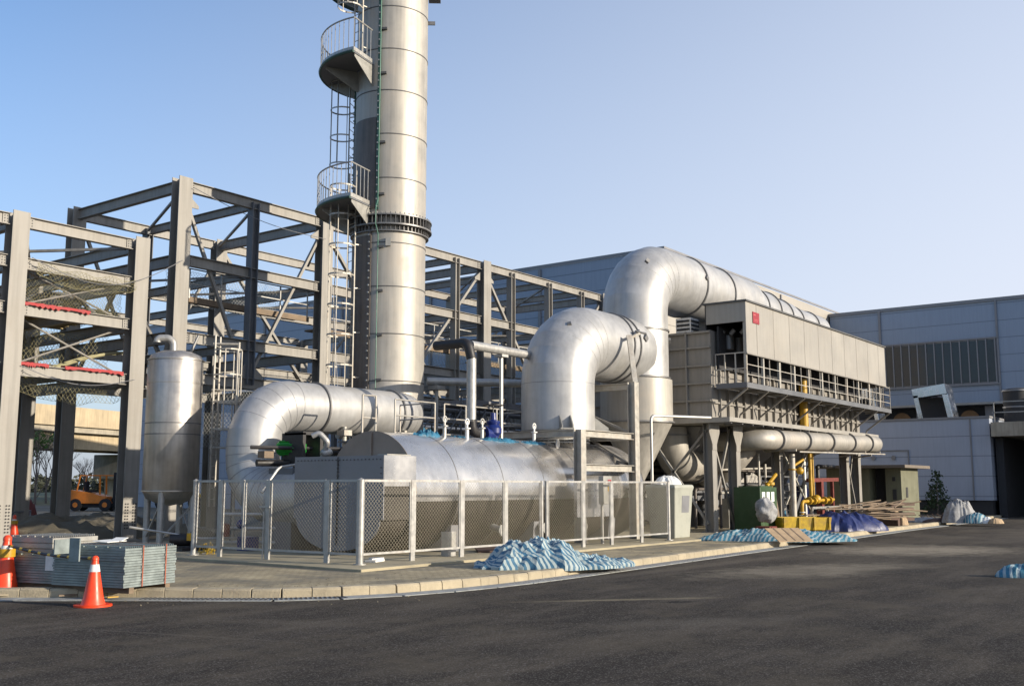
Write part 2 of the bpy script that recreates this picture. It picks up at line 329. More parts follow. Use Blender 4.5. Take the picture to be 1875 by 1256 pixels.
    def sphere(s, c, r, n=12, sq=(1, 1, 1)):
        c = V(c); prof = [(math.sin(math.pi*i/(n//2+2)), -math.cos(math.pi*i/(n//2+2))) for i in range(n//2+3)]
        k = len(s.v); s.lathe([(a*r, b*r) for a, b in prof], (0, 0, 0), (0, 0, 1), n)
        for i in range(k, len(s.v)): q = s.v[i]; s.v[i] = c+V((q.x*sq[0], q.y*sq[1], q.z*sq[2]))
        return s
    def parts(s):
        par = list(range(len(s.v)))
        def find(a):
            while par[a] != a: par[a] = par[par[a]]; a = par[a]
            return a
        for f in s.f:
            r = find(f[0])
            for i in f[1:]:
                q = find(i)
                if q != r: par[q] = r
        grp = {}
        for f in s.f: grp.setdefault(find(f[0]), []).append(f)
        out = []
        for fs in grp.values():
            n = B(); mp = {}
            for f in fs:
                for i in f:
                    if i not in mp: mp[i] = len(n.v); n.v.append(s.v[i])
                n.f.append(tuple(mp[i] for i in f))
            out.append(n)
        return out
    def each(s, name, m, parent=None, **k):
        return [q.make(name, m, parent, **k) for q in s.parts()]
    def make(s, name, m, parent=None, sharp=38, bevel=0, **tags):
        o0 = ORG.get(parent.name, V((0, 0, 0))) if parent else V((0, 0, 0))
        if parent is None and 'origin' in tags: o0 = V(tags.pop('origin'))
        me = bpy.data.meshes.new(name); me.from_pydata([tuple(q-o0) for q in s.v], [], s.f); me.validate(); me.update()
        me.materials.append(MAT[m]); me.polygons.foreach_set('use_smooth', [True]*len(me.polygons)); me.set_sharp_from_angle(angle=R(sharp))
        ob = bpy.data.objects.new(name, me); C.objects.link(ob); ORG[ob.name] = o0
        if parent: ob.parent = parent
        else: ob.location = o0
        if bevel:
            md = ob.modifiers.new('bevel', 'BEVEL'); md.width = bevel; md.segments = 2; md.limit_method = 'ANGLE'
        for k, v_ in tags.items(): ob[k] = v_
        return ob
def thing(name, label, cat, loc=(0, 0, 0), group=None):
    o = bpy.data.objects.new(name, None); C.objects.link(o); o.location = loc; o.empty_display_size = .2
    ORG[o.name] = V(loc); o['label'] = label; o['category'] = cat
    if group: o['group'] = group
    return o
def tag(o, label, cat, group=None):
    o['label'] = label; o['category'] = cat
    if group: o['group'] = group
    return o
def dup(root, loc, rz=0, label=None, sc=None):
    def cp(o, par):
        c = o.copy(); C.objects.link(c); c.parent = par
        for ch in list(o.children): cp(ch, c)
        return c
    r = cp(root, None); r.location = loc; r.rotation_euler = (0, 0, rz)
    if sc: r.scale = (sc, sc, sc)
    if label: r['label'] = label
    return r
def fillet(P, r, n=8):
    P = [V(p) for p in P]; out = [P[0]]
    for i in range(1, len(P)-1):
        rr = r[i-1] if isinstance(r, (list, tuple)) else r
        a = (P[i-1]-P[i]).normalized(); b = (P[i+1]-P[i]).normalized(); ang = a.angle(b); d = rr/math.tan(ang/2); c = P[i]+(a+b).normalized()*(rr/math.sin(ang/2))
        s0 = P[i]+a*d-c; s1 = P[i]+b*d-c; w_ = s0.angle(s1); axis = s0.cross(s1).normalized()
        for k in range(n+1): out.append(c+Matrix.Rotation(w_*k/n, 3, axis) @ s0)
    out.append(P[-1]); return out
def bolts_on_ring(c, ax, r, n, br, bh):
    b = B(); c, ax = V(c), V(ax).normalized(); u = ax.orthogonal().normalized(); v = ax.cross(u)
    for j in range(n):
        a = 2*math.pi*j/n; p = c+(u*math.cos(a)+v*math.sin(a))*r; b.lathe([(br, -bh/2), (br, bh/2)], p, ax, 6)
    return b
random.seed(7)
def rnd(a, b): return random.uniform(a, b)
# ------------------------------------------------------------------ SETTING
def sheet(name, pts, z, m, kind='structure'):
    b = B(); b.add([(x, y, z) for x, y in pts], [tuple(range(len(pts)))]); return b.make(name, m, kind=kind)
KP = [(-60, 107.8), (0, 27.9), (8.2, 17.0), (9.3, 15.6), (9.95, 14.75), (10.5, 13.9), (11.1, 13.05), (11.9, 12.4), (12.9, 11.95), (14, 11.72), (15.3, 11.62), (17.4, 11.66), (20.5, 11.8), (24.5, 11.98), (33, 12.35), (43, 12.8), (63, 13.2), (72, 13.3)]
def offset(P, d):
    out = []
    for i in range(len(P)):
        a = V((*P[max(0, i-1)], 0)); c = V((*P[min(len(P)-1, i+1)], 0)); t = (c-a).normalized(); n = V((-t.y, t.x, 0)); p = V((*P[i], 0))+n*d; out.append((p.x, p.y))
    return out
def clip_far(P): return P
sheet('ground', [(-900, -900), (1500, -900), (1500, 1500), (-900, 1500)], -.01, 'grass')
KO = KP
road = [(-60, -60), (200, -60), (200, 13.3)] + [p for p in reversed(KO)] + [(-60, 40)]
b = B()
# the road as a strip of quads from the kerb line down to y = -60
xs = [p for p in KO if p[0] > -59]
for i in range(len(KO)-1):
    (x0, y0), (x1, y1) = KO[i], KO[i+1]; b.add([(x0, y0, .0), (x0, -60, 0), (x1, -60, 0), (x1, y1, 0)], [(0, 1, 2, 3)])
b.add([(72, 13.3, 0), (72, -60, 0), (220, -60, 0), (220, 13.3, 0)], [(0, 1, 2, 3)])
b.make('road', 'asphalt', kind='structure')
inner = offset(KP, .22)
# yard of compacted dirt behind the kerb
yb = B(); 
far_pts = [(-60, 107.8)]
for i in range(len(inner)-1):
    (x0, y0), (x1, y1) = inner[i], inner[i+1]
    yb.add([(x0, y0, .11), (x1, y1, .11), (x1+.0, max(y1, 92), .11), (x0, max(y0, 92), .11)], [(0, 1, 2, 3)])
yb.make('yard_ground', 'yard', kind='structure')
# pavers: one polygon for the corner and one strip along the straight kerb
pv = B()
corner = [p for p in inner if 8 < p[0] < 15.0]
pv.add([(x, y, .118) for x, y in corner]+[(14.95, 14.3, .118), (14.3, 14.6, .118), (14.3, 21.4, .118), (11.5, 23.5, .118)], [tuple(range(len(corner)+4))])
st = [(14.95, inner[9][1]+.0)] + [p for p in inner if p[0] > 15.0]
ex = [p for p in inner if p[0] <= 15.0][-1]; st[0] = ex
for i in range(len(st)-1):
    pv.add([(*st[i], .118), (*st[i+1], .118), (st[i+1][0], 14.3, .118), (max(st[i][0], 14.95), 14.3, .118)], [(0, 1, 2, 3)])
pv.make('pavement', 'pavers', kind='structure')
sb = B(); sb.box(14.6, 52, 14.55, 26.5, .0, .165); sb.make('concrete_slab', 'slab', kind='structure', bevel=.015)
# kerb stones, one after another
kb = B()
def walk(P, step, gap):
    segs = []; acc = 0; pts = [V((*p, 0)) for p in P]; i = 0; pos = pts[0]; total = 0
    L = [0]
    for k in range(1, len(pts)): L.append(L[-1]+(pts[k]-pts[k-1]).length)
    def at(s):
        for k in range(1, len(pts)):
            if s <= L[k]: return pts[k-1].lerp(pts[k], (s-L[k-1])/(L[k]-L[k-1]))
        return pts[-1]
    s_ = 0
    while s_+step < L[-1]: segs.append((at(s_+gap/2), at(s_+step-gap/2))); s_ += step
    return segs
kl = KP[2:17]; mid = offset(kl, .11)
for p, q in walk(mid, .46, .007):
    t = (q-p).normalized(); n = V((-t.y, t.x, 0)); j = rnd(-.006, .006)
    a = n*.11
    kb.prism([p-a*1.12+V((0, 0, -.02)), p+a+V((0, 0, -.02)), p+a+V((0, 0, .155+j)), p-a*.72+V((0, 0, .155+j)), p-a*1.0+V((0, 0, .125+j))], q-p)
kb.make('kerb', 'kerb', kind='structure', bevel=.008)
gl = offset(KP[2:17], -.21); gb = B()
for p, q in walk(gl, 1.0, .012):
    t = (q-p).normalized(); n = V((-t.y, t.x, 0)); gb.obox((p+q)/2+V((0, 0, .002)), (q-p)/2, n*.2, (0, 0, .012))
gb.make('gutter', 'gutter', kind='structure')
dg = B(); g2 = [(x, y) for x, y in offset(KP[3:12], -.2)]
for p, q in walk(g2, .075, .04):
    t = (q-p).normalized(); n = V((-t.y, t.x, 0)); c = (p+q)/2
    if c.x < 11.9 and c.y < 14.6: dg.obox(c+V((0, 0, .019)), t*.016, n*.12, (0, 0, .003))
tag(dg.make('drain_grate', 'darkgap'), 'dark slotted drain grate in the gutter below the kerb bend', 'drain grate')
dg = B()
for p, q in walk(offset(KP[10:16], -.2), .16, .02):
    t = (q-p).normalized(); n = V((-t.y, t.x, 0)); c = (p+q)/2
    if c.x < 26:
        for k in (-.09, -.03, .03, .09): dg.obox(c+n*k+V((0, 0, .017)), t*rnd(.03, .06), n*.017, (0, 0, .0025))
dg.make('gutter_covers', 'header', kind='structure')
pb = B(); random.seed(71)
for k in range(420):
    s_ = rnd(0, 1); i = random.randrange(3, 15); a_, c_ = KP[i], KP[i+1]; t_ = rnd(0, 1); q = V((a_[0]+(c_[0]-a_[0])*t_, a_[1]+(c_[1]-a_[1])*t_, 0)); off = random.choice([rnd(-1.1, -.02), rnd(-.5, -.05), rnd(.3, 2.2), rnd(.3, 1.2)]); d_ = V((c_[0]-a_[0], c_[1]-a_[1], 0)).normalized(); q += V((-d_.y, d_.x, 0))*off; z_ = .118 if off > 0 else .003
    if q.x > 34: continue
    r_ = rnd(.004, .012)*(1.6 if k % 17 == 0 else 1); u_ = V((rnd(-1, 1), rnd(-1, 1), rnd(-.3, .3))).normalized()*r_; w_ = V((-u_.y, u_.x, 0)).normalized()*r_*.8
    pb.obox(q+V((0, 0, z_+r_*.3)), u_, w_, (0, 0, r_*.5))
pb.make('grit', 'yard', kind='stuff')

# ------------------------------------------------------------------ BUILDINGS
# big hall: corner at (49, 26.4), faces -X (shade) and -Y (sun)
hall = thing('industrial_hall', 'large pale metal clad hall rising behind the big silver ducts', 'building', (49, 26.4, 0))
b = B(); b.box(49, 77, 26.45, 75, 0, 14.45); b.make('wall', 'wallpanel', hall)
b = B(); b.box(49.01, 77, 26.4, 26.446, 0, 14.44); b.make('side_wall', 'wallpanel_sunlit', hall)
b = B(); b.box(48.93, 77, 26.32, 26.39, 14.5, 14.62); b.make('roof_edge', 'header', hall)
b = B(); b.box(48.93, 48.99, 26.4, 75, 14.45, 14.62); b.make('roof_edge', 'header', hall)
b = B()
for y in (34.5, 43, 51, 59): b.box(48.9, 48.995, y, y+.18, 0, 14.35)
for x in (57, 65): b.box(x, x+.15, 26.31, 26.395, 0, 14.35)
b.each('joint_strip', 'header', hall)
# right hall facing -X
rh = thing('factory_hall', 'long blue grey factory hall at far right with a band of dark windows', 'building', (74, 27, 0))
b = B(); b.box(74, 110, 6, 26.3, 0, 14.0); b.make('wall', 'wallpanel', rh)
b = B(); b.box(73.9, 110, 6, 26.35, 14.0, 14.22); b.make('roof_edge', 'header', rh)
w0, w1, wz0, wz1 = 15.15, 22.5, 8.55, 11.5
b = B(); b.box(73.93, 73.99, w0, w1, wz0, wz1); wf = b.make('window', 'header', rh)
b = B(); b.box(73.9, 73.926, w0+.08, w1-.08, wz0+.08, wz1-.08); b.make('pane', 'glass', wf)
b = B()
for k in range(14): y = w0+.08+(w1-w0-.16)*k/13; b.box(73.84, 73.899, y-.04, y+.04, wz0, wz1)
b.box(73.84, 73.94, w0-.1, w1+.1, wz1, wz1+.1); b.box(73.84, 73.94, w0-.1, w1+.1, wz0-.12, wz0); b.make('mullion', 'header', wf)
b = B(); b.box(73.9, 73.995, 15.0, 15.12, 7.0, 14.0); b.box(73.9, 73.995, 22.65, 22.8, 7.0, 14); b.each('joint_strip', 'header', rh)
b = B(); b.box(72.6, 73.95, 14.3, 25, 7.05, 7.2); b.make('canopy', 'plate', rh)
b = B(); b.box(73.8, 73.96, 14.3, 25, 5.6, 7.04); b.make('louvre_opening', 'darkgap', rh)
b = B()
for y in (17.0, 21.4):
    b.lathe([(.0, 0), (.62, .0), (.62, .1), (0, .1)], (73.7, y, 6.15), (-1, 0, 0), 20)
b.each('extractor_fan', 'fanbrown', rh)
b = B()
for y in (15.5, 18.3, 19.9, 22.9): b.box(73.5, 73.79, y, y+.5, 5.6, 7.0)
b.each('pier', 'header', rh)
# low annex in front of it
an = thing('low_annex', 'low grey blue panelled annex in front of the far right hall, blank wall', 'building', (64, 13.7, 0))
b = B(); b.box(64, 73.4, 13.75, 26.2, .95, 5.62); b.make('wall', 'wallpanel_low', an)
b = B(); b.box(64.12, 73.3, 13.85, 26.1, 0, .95); b.make('plinth', 'darkgap', an)
b = B(); b.box(63.93, 73.42, 13.7, 26.2, 5.63, 5.75); b.make('coping', 'header', an)
b = B(); b.box(63.95, 63.995, 14.75, 14.83, .95, 5.6); b.box(63.94, 63.995, 18.3, 18.36, .95, 3.9); b.box(63.94, 63.995, 18.37, 21.6, 3.84, 3.9); b.each('panel_seam', 'header', an)
b = B()
for y in (19.2, 20.4): b.lathe([(.13, 0), (.13, .05)], (63.95, y, 3.45), (-1, 0, 0), 12)
b.each('vent_cap', 'header', an)
# dark covered bay right of the annex, with a concrete balcony
cb = thing('loading_bay', 'deep shaded loading bay at right edge under a concrete balcony', 'building', (70, 9, 0))
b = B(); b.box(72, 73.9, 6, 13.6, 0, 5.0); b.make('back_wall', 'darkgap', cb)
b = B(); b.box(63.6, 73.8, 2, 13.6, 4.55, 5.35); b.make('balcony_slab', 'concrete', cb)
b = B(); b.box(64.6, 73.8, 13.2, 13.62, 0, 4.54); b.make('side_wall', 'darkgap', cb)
b = B(); b.box(64.0, 73.8, 1.9, 2.3, 0, 4.54); b.make('side_wall', 'darkgap', cb)  # unseen wall, added beyond the right edge to keep the bay in shade
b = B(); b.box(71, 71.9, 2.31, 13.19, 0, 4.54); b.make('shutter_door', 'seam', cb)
b = B()
for z in (5.9, 6.5): b.bar((63.7, 2, z), (63.7, 13.5, z), .05)
for y in (13.4, 11.6, 9.8, 8, 6): b.bar((63.7, y, 5.35), (63.7, y, 6.5), .05)
b.make('railing', 'galv', cb)
# things standing on the balcony
cx_, cy_ = 66.0, 12.4
for i, (x, y, rr, hh, lb) in enumerate([(66, 12.6, .75, 1.9, 'dark cylindrical tank on the concrete balcony, nearest the annex wall'), (66.5, 10.6, .8, 1.7, 'dark cylindrical tank on the concrete balcony, nearest the right edge')]):
    t = thing('drum_tank', lb, 'tank', (x, y, 5.35), 'dark tanks on the balcony')
    b = B(); b.lathe([(rr, 0), (rr, hh), (rr*.6, hh+.15), (0, hh+.18)], (x, y, 5.35), n=20); b.make('tank_body', 'darkgap', t)
    b = B(); b.ring((x, y, 5.35+hh*.5), (0, 0, 1), rr, rr+.04, .08, 20); b.ring((x, y, 5.35+hh), (0, 0, 1), rr-.02, rr+.05, .08, 20); b.make('band', 'header', t)
t = thing('exhaust_pipe', 'slim exhaust pipe with a round cowl against the factory hall wall', 'pipe', (73, 11.2, 5.4))
b = B(); b.tube(fillet([(72.6, 11.2, 5.3), (72.6, 11.2, 10.2), (72.6, 9.6, 10.2)], .5), .22, 12); b.make('pipe', 'darkgap', t)
b = B(); b.tube([(73.6, 12.6, 10.3), (73.4, 12.2, 10.3)], .12, 8); b.make('bracket', 'darkgap', t)
# galvanised air ducts standing on the annex roof
def roofduct(y, lab, s=1., x=66.0):
    t = thing('air_duct', lab, 'air duct', (x, y, 5.76), 'shiny air ducts leaning on the annex roof')
    w2 = 1.0*s; sl_ = .35; B0 = V((x, y, 5.77))
    def P(a, z, dx=0): return B0+V((dx, a*w2+sl_*z*.5, z))
    b = B(); b.prism([P(-1, 1.55), P(1, 1.35), P(1, 1.9), P(-1, 2.15)], (1.6, 0, 0)); b.make('hood', 'shiny', t)
    for a in (-1, .72):
        b = B(); b.prism([P(a, 0), P(a+.28, 0), P(a+.28, 1.5), P(a, 1.5)], (.05, 0, 0)); b.make('side_panel', 'shiny', t)
    b = B(); b.prism([P(-1, 0, .9), P(1, 0, .9), P(1, 1.4, .9), P(-1, 1.4, .9)], (.05, 0, 0)); b.make('back_panel', 'darkgap', t)
    b = B(); b.prism([P(-1.03, 0, .05), P(-1.0, 0, .05), P(-1.0, 1.55, .05), P(-1.03, 1.55, .05)], (1.4, 0, 0)); b.make('flank', 'shiny', t)
roofduct(17.2, 'tilted shiny metal air duct on the annex roof, in front of the louvres')
roofduct(21.4, 'tilted shiny metal air duct on the annex roof, half hidden by the filter walkway', .8)
# viaduct far left
P0 = V((17, 120, 0)); 
vd = V((1, 0, 0))
az = HEAD-math.radians(19.5); vd = V((math.cos(az), math.sin(az), 0)); vn = V((vd.y, -vd.x, 0))
o = V((math.cos(HEAD+R(25.5)), math.sin(HEAD+R(25.5)), 0))*112
via = thing('viaduct', 'elevated concrete road viaduct crossing the background at left', 'viaduct', o)
def slabv(s0, s1, n0, n1, z0, z1):
    b = B(); b.obox(o+vd*(s0+s1)/2+vn*(n0+n1)/2+V((0, 0, (z0+z1)/2)), vd*(s1-s0)/2, vn*(n1-n0)/2, (0, 0, (z1-z0)/2)); return b
ZT = 9.9
slabv(-60, 150, 0, .35, ZT-2.0, ZT).make('parapet', 'concrete_viaduct', via)
slabv(-60, 150, -9, -.01, ZT-2.6, ZT-1.6).make('deck', 'concrete', via)
slabv(-60, 150, -1.6, -.8, ZT-4.3, ZT-2.62).make('girder', 'concrete_viaduct', via)
slabv(-60, 150, -7.6, -6.8, ZT-4.3, ZT-2.62).make('girder', 'concrete_viaduct', via)
for s_ in (22.5, 62, 101):
    b = slabv(s_-2.6, s_+2.6, -8, -.6, ZT-7.3, ZT-4.5); pc = b.make('pier_cap', 'concrete', via, bevel=.1)
    slabv(s_-1.5, s_+1.5, -7.2, -2.2, 0, ZT-7.32).make('pier', 'concrete', via)
for s_, lb in ((6.5, 'white post on the viaduct parapet, left of the two'), (19.5, 'white post on the viaduct parapet, right of the two')):
    p = o+vd*s_+vn*(-.6); b = B(); b.tube([p+V((0, 0, ZT-1.6)), p+V((0, 0, ZT+6))], .33, 10)
    b.lathe([(.5, 0), (.5, .15)], p+V((0, 0, ZT-1.6)), n=10); tag(b.make('viaduct_post', 'conewhite'), lb, 'post', 'posts on the viaduct')
# hedge and far wood
def leaves(b, c, r, n, s0, s1, sq=(1, 1, 1)):
    for _ in range(n):
        while 1:
            d = V((rnd(-1, 1), rnd(-1, 1), rnd(-1, 1)))
            if .0 < d.length < 1: break
        d = d.normalized()*(d.length**.5); p = V(c)+V((d.x*r*sq[0], d.y*r*sq[1], d.z*r*sq[2])); s = rnd(s0, s1)
        a = V((rnd(-1, 1), rnd(-1, 1), rnd(-1, 1))).normalized(); u = a.orthogonal().normalized()*s; w_ = a.cross(u).normalized()*s*.6
        b.add([p-u, p+w_*.8, p+u, p-w_*.8], [(0, 1, 2, 3)])
def polar(px, depth, z=0):
    a = HEAD-math.atan((px-937.5)/1918.); r = depth/math.cos(math.atan((px-937.5)/1918.)); return V((math.cos(a)*r, math.sin(a)*r, z))
b = B(); px = -60
while px < 660:
    p = polar(px, rnd(150, 185)); h = rnd(2.2, 3.6); leaves(b, p+V((0, 0, h*.4)), h, 60, .25, .6, (1.6, 1.6, .75)); px += 5
b.make('hedge', 'hedge', kind='stuff')
gb = B()
for k in range(40):
    p0 = polar(-80+k*18, 84); p1 = polar(-62+k*18, 84); q0 = polar(-80+k*18, 150); q1 = polar(-62+k*18, 150)
    gb.add([p0, p1, q1+V((0, 0, .9)), q0+V((0, 0, .9))], [(0, 1, 2, 3)])
gb.make('grass_bank', 'grass', kind='structure')
sheet('yard_edge', [tuple(polar(x, d)[:2]) for x, d in ((-90, 83), (700, 83), (700, 84.2), (-90, 84.2))], .125, 'gutter')
def branch(b, p, d, L, r, depth):
    q = p+d*L; b.tube([p, p.lerp(q, .5)+V((rnd(-.06, .06), rnd(-.06, .06), 0))*L*.5, q], [r, r*.8, r*.6], 5, cap=False)
    if depth == 0: return
    for _ in range(3 if depth > 1 else 2):
        dd = (d+V((rnd(-1, 1), rnd(-1, 1), rnd(0, .6)))*.55).normalized(); branch(b, p.lerp(q, rnd(.55, 1)), dd, L*rnd(.6, .8), r*.55, depth-1)
labs = ['bare young tree behind the left steel columns, farthest left', 'bare young tree with tufts of green leaves in its top', 'bare young tree just left of the dark lamp post', 'bare thin tree between lamp post and steel column', 'small bare tree seen left of the viaduct pier', 'bare tree seen beside the vertical tank', 'bare low tree between tank and duct elbow']
for i, (px, dep, h) in enumerate([(44, 96, 6.2), (66, 92, 6.6), (86, 97, 5.6), (113, 100, 6.0), (158, 104, 4.6), (385, 110, 6), (399, 120, 5)]):
    p = polar(px, dep, .1); t = thing('bare_tree', labs[i], 'tree', p, 'bare trees beyond the yard')
    b = B(); b.tube([p, p+V((rnd(-.1, .1), rnd(-.1, .1), h*.35))], [.11, .08], 6, cap=False); b.make('trunk', 'bark', t)
    b = B(); 
    for _ in range(4): branch(b, p+V((0, 0, h*rnd(.25, .36))), V((rnd(-.35, .35), rnd(-.35, .35), 1)).normalized(), h*.3, .06, 4)
    b.make('crown', 'bark', t)
    if i in (1, 0, 2):
        b = B()
        for _ in range(6 if i == 1 else 2): leaves(b, p+V((rnd(-1.1, 1.1), rnd(-1.1, 1.1), h*rnd(.75, 1.0))), .42, 45, .08, .17)
        b.make('leaf_cluster', 'leafbright', t)
    if i in (0, 2):
        b = B(); b.bar(p+V((-1.2, .3, 0)), p+V((-.1, 0, 1.9)), .07); b.make('stake', 'bark', t)
p = polar(99, 88, .1); t = thing('street_lamp', 'dark street lamp post in front of the viaduct at far left', 'street lamp', p)
b = B(); b.tube([p, p+V((0, 0, 5.2))], [.09, .05], 8); b.make('post', 'header', t)
b = B(); b.obox(p+V((.15, 0, 5.25)), (.45, .1, 0), (0, .14, 0), (0, 0, .09)); b.make('lamp_head', 'header', t)
# distant haze-blue ridge is not visible; nothing more behind
# ------------------------------------------------------------------ STEEL FRAMES
def column(t, x, y, h, w_=.5, d_=.42, name='column', n=(0, 1, 0), m='steel', z0=.11):
    b = B(); b.hbeam((x, y, z0), (x, y, h), w_, d_, n, .03)
    if name == 'column': b.box(x-.36, x+.36, y-.33, y+.33, z0, z0+.04)
    return b.make(name, m, t)
def beam(t, p, q, h=.34, w_=.2, m='steel', name='beam'):
    b = B(); b.hbeam(p, q, w_, h, (0, 0, 1), .02); return b.make(name, m, t)
def brace(t, p, q, w_=.12, m='steel'):
    b = B(); b.bar(p, q, w_, w_*.8); return b.make('brace', m, t)
def splice_bolts(t, x, y, z0, z1, m='darkgap'):
    b = B()
    for sx in (-.17, -.09, .09, .17):
        z = z0
        while z < z1: b.lathe([(.022, 0), (.022, .02)], (x+sx, y-.215, z), (0, -1, 0), 6); z += .09
    return b.make('bolt_row', m, t)
YF, YB = 28.6, 34.9
low = thing('steel_gantry', 'low steel frame with four lit columns and netting at left edge of the site', 'steel frame', (14.9, 28.6, .11))
LX = [7.3, 11.0, 14.68, 18.6]
for x in LX:
    for y in (YF, YB): column(low, x, y, 9.5)
for x in LX[2:]: splice_bolts(low, x, YF, .5, 1.25)
for z in (9.25, 8.05, 6.72, 5.0):
    for i in range(3):
        for y in (YF, YB): beam(low, (LX[i]+.26, y, z), (LX[i+1]-.26, y, z), .34)
    for x in LX: beam(low, (x, YF+.22, z-.02), (x, YB-.22, z-.02), .36)
    if z in (6.72, 5.0, 8.05):
        for i in range(3): beam(low, (LX[i]+1.85, YF+.1, z-.03), (LX[i]+1.85, YB-.1, z-.03), .26, .16)
for i in range(3):
    brace(low, (LX[i]+.3, YF+.2, 9.2), (LX[i+1]-.3, YB-.3, 9.2), .1); brace(low, (LX[i+1]-.3, YF+.3, 9.15), (LX[i]+.3, YB-.3, 9.15), .1)
    brace(low, (LX[i]+.3, YB, 5.1), (LX[i]+1.85, YB, 8.0), .13); brace(low, (LX[i+1]-.3, YB, 5.1), (LX[i]+1.85, YB, 8.0), .13)
    brace(low, (LX[i]+.3, YF+.2, 6.6), (LX[i+1]-.3, YB-.3, 6.6), .1)
tall = thing('steel_gantry', 'tall open steel frame of columns and cross braces behind the chimney', 'steel frame', (20.45, 28.6, .11))
TX = [20.08, 26.4, 31.2, 36.12, 46.25]; HT = 11.72
for x in TX:
    for y in (YF, YB):
        if x == 31.2: continue
        column(tall, x, y, HT+.1, .52)
mids = [23.05, 34.1, 38.15, 41.2, 44.1]
for x in mids:
    for y in (YF, YB): column(tall, x, y, HT-.1, .3, .3, 'post', (1, 0, 0), 'steel' if x > 30 else 'darksteel', 5.2 if x < 30 else .11)
allx = [20.08, 26.4, 36.12, 46.25]
for z in (11.58, 9.1, 6.55, 5.25):
    for i in range(3):
        for y in (YF, YB): beam(tall, (allx[i]+.27, y, z), (allx[i+1]-.27, y, z), .36)
    for x in allx: beam(tall, (x, YF+.22, z-.02), (x, YB-.22, z-.02), .38)
    for x in mids: beam(tall, (x, YF+.16, z-.03), (x, YB-.16, z-.03), .3, .18)
for y in (YF+.1, YB-.1):
    brace(tall, (20.4, y, 10.9), (22.95, y, 5.5), .12); brace(tall, (26.15, y, 10.9), (23.15, y, 5.5), .12)
    brace(tall, (35.85, y, 11.2), (31.4, y, 6.2), .14); brace(tall, (36.4, y, 11.2), (40.8, y, 5.6), .14)
    brace(tall, (26.65, y, 11.2), (31.1, y, 6.2), .14); brace(tall, (46, y, 11.2), (41.3, y, 6.2), .14)
for a, c in ((20.08, 23.05), (23.05, 26.4), (26.4, 31.2), (31.2, 36.1), (36.1, 41.2), (41.2, 46.2)):
    brace(tall, (a+.2, YF+.3, 11.5), (c-.2, YB-.3, 11.5), .09); brace(tall, (c-.2, YF+.3, 9.0), (a+.2, YB-.3, 9.0), .09)
# side braces in the end bay (plane X = 20.45)
brace(tall, (20.08, YF+.3, 5.3), (20.08, 31.75, 9.0), .12); brace(tall, (20.08, YB-.3, 5.3), (20.08, 31.75, 9.0), .12)
# gusset and end plates with their bolts on the front frames
def gusset(t, x, z, d, s_=.34):
    b = B(); b.prism([(x, YF-.02, z), (x+d*s_, YF-.02, z), (x+d*s_, YF-.02, z+.1), (x, YF-.02, z+s_)] if d else [], (0, .04, 0)); b.make('gusset_plate', 'steel', t)
def endplate(t, x, z, d):
    b = B(); b.box(x, x+d*.2, YF-.035, YF-.018, z-.13, z+.13) if d > 0 else b.box(x+d*.2, x, YF-.035, YF-.018, z-.13, z+.13)
    pl_ = b.make('end_plate', 'steel', t); b = B()
    for i in (0, 1):
        for k in (-.08, 0, .08): b.lathe([(.018, 0), (.018, .02)], (x+d*(.06+.08*i), YF-.035, z+k), (0, -1, 0), 6)
    b.make('bolt_group', 'seam', pl_)
for z in (9.25, 8.05, 6.72, 5.0):
    for i in (1, 2): endplate(low, LX[i]+.26, z, 1); endplate(low, LX[i+1]-.26, z, -1)
for z in (11.58, 9.1, 6.55, 5.25):
    for i in (0, 1, 2): endplate(tall, allx[i]+.27, z, 1); endplate(tall, allx[i+1]-.27, z, -1)
for x, z in ((23.05, 5.45), (31.3, 6.1), (41.2, 5.5)):
    for d in (-1, 1): gusset(tall, x+d*.1, z, d, .5)
for x in (20.34, 36.4): gusset(tall, x, 10.9, 1, .4)
for x in (26.13, 35.85): gusset(tall, x, 10.9, -1, .4)
for a_, z0_, z1_ in ((15.0, 5.2, 6.6), (15.0, 6.9, 8.0), (11.4, 5.2, 6.6)):
    b = B(); b.tube([(a_, YF+.3, z0_), (a_+3.3, YF+.3, z1_)], .03, 6); b.make('tie_rod', 'steel', low)
    b = B(); b.tube([(a_+3.3, YF+.4, z0_), (a_, YF+.4, z1_)], .03, 6); b.make('tie_rod', 'steel', low)
# loose cables hanging from the frames
for k, (p0, p1, sg) in enumerate((((15, 28.3, 8.2), (20, 28.3, 9.0), .8), ((20.3, 28.3, 11.5), (26.2, 28.3, 10.9), .25), ((14.9, 28.35, 5.1), (18.5, 28.35, 5.0), .35), ((26.6, 28.3, 9.2), (26.9, 28.2, 5.2), .1))):
    p0, p1 = V(p0), V(p1); b = B(); b.tube([p0.lerp(p1, i/14)-V((0, 0, sg*math.sin(math.pi*i/14))) for i in range(15)], .012, 5)
    tag(b.make('loose_cable', 'header'), ['slack cable strung between low and tall steel frames', 'thin cable along the top bay of the tall frame left of the chimney', 'slack cable hanging under the lowest beam of the low frame', 'thin cable hanging down the steel column left of the chimney cage'][k], 'cable')
# rear bay further back: gives the crowded look behind
for x in (20.08, 26.4, 36.12):
    b = B(); b.hbeam((x, 40.6, .11), (x, 40.6, 9.2), .45, .4, (0, 1, 0), .03); b.make('column', 'steel', tall)
for z in (9.1, 6.55):
    for i in range(2): beam(tall, (allx[i]+.24, 40.6, z), (allx[i+1]-.24, 40.6, z), .3)
    for x in (20.08, 26.4, 36.12): beam(tall, (x, YB+.22, z-.02), (x, 40.4, z-.02), .3)
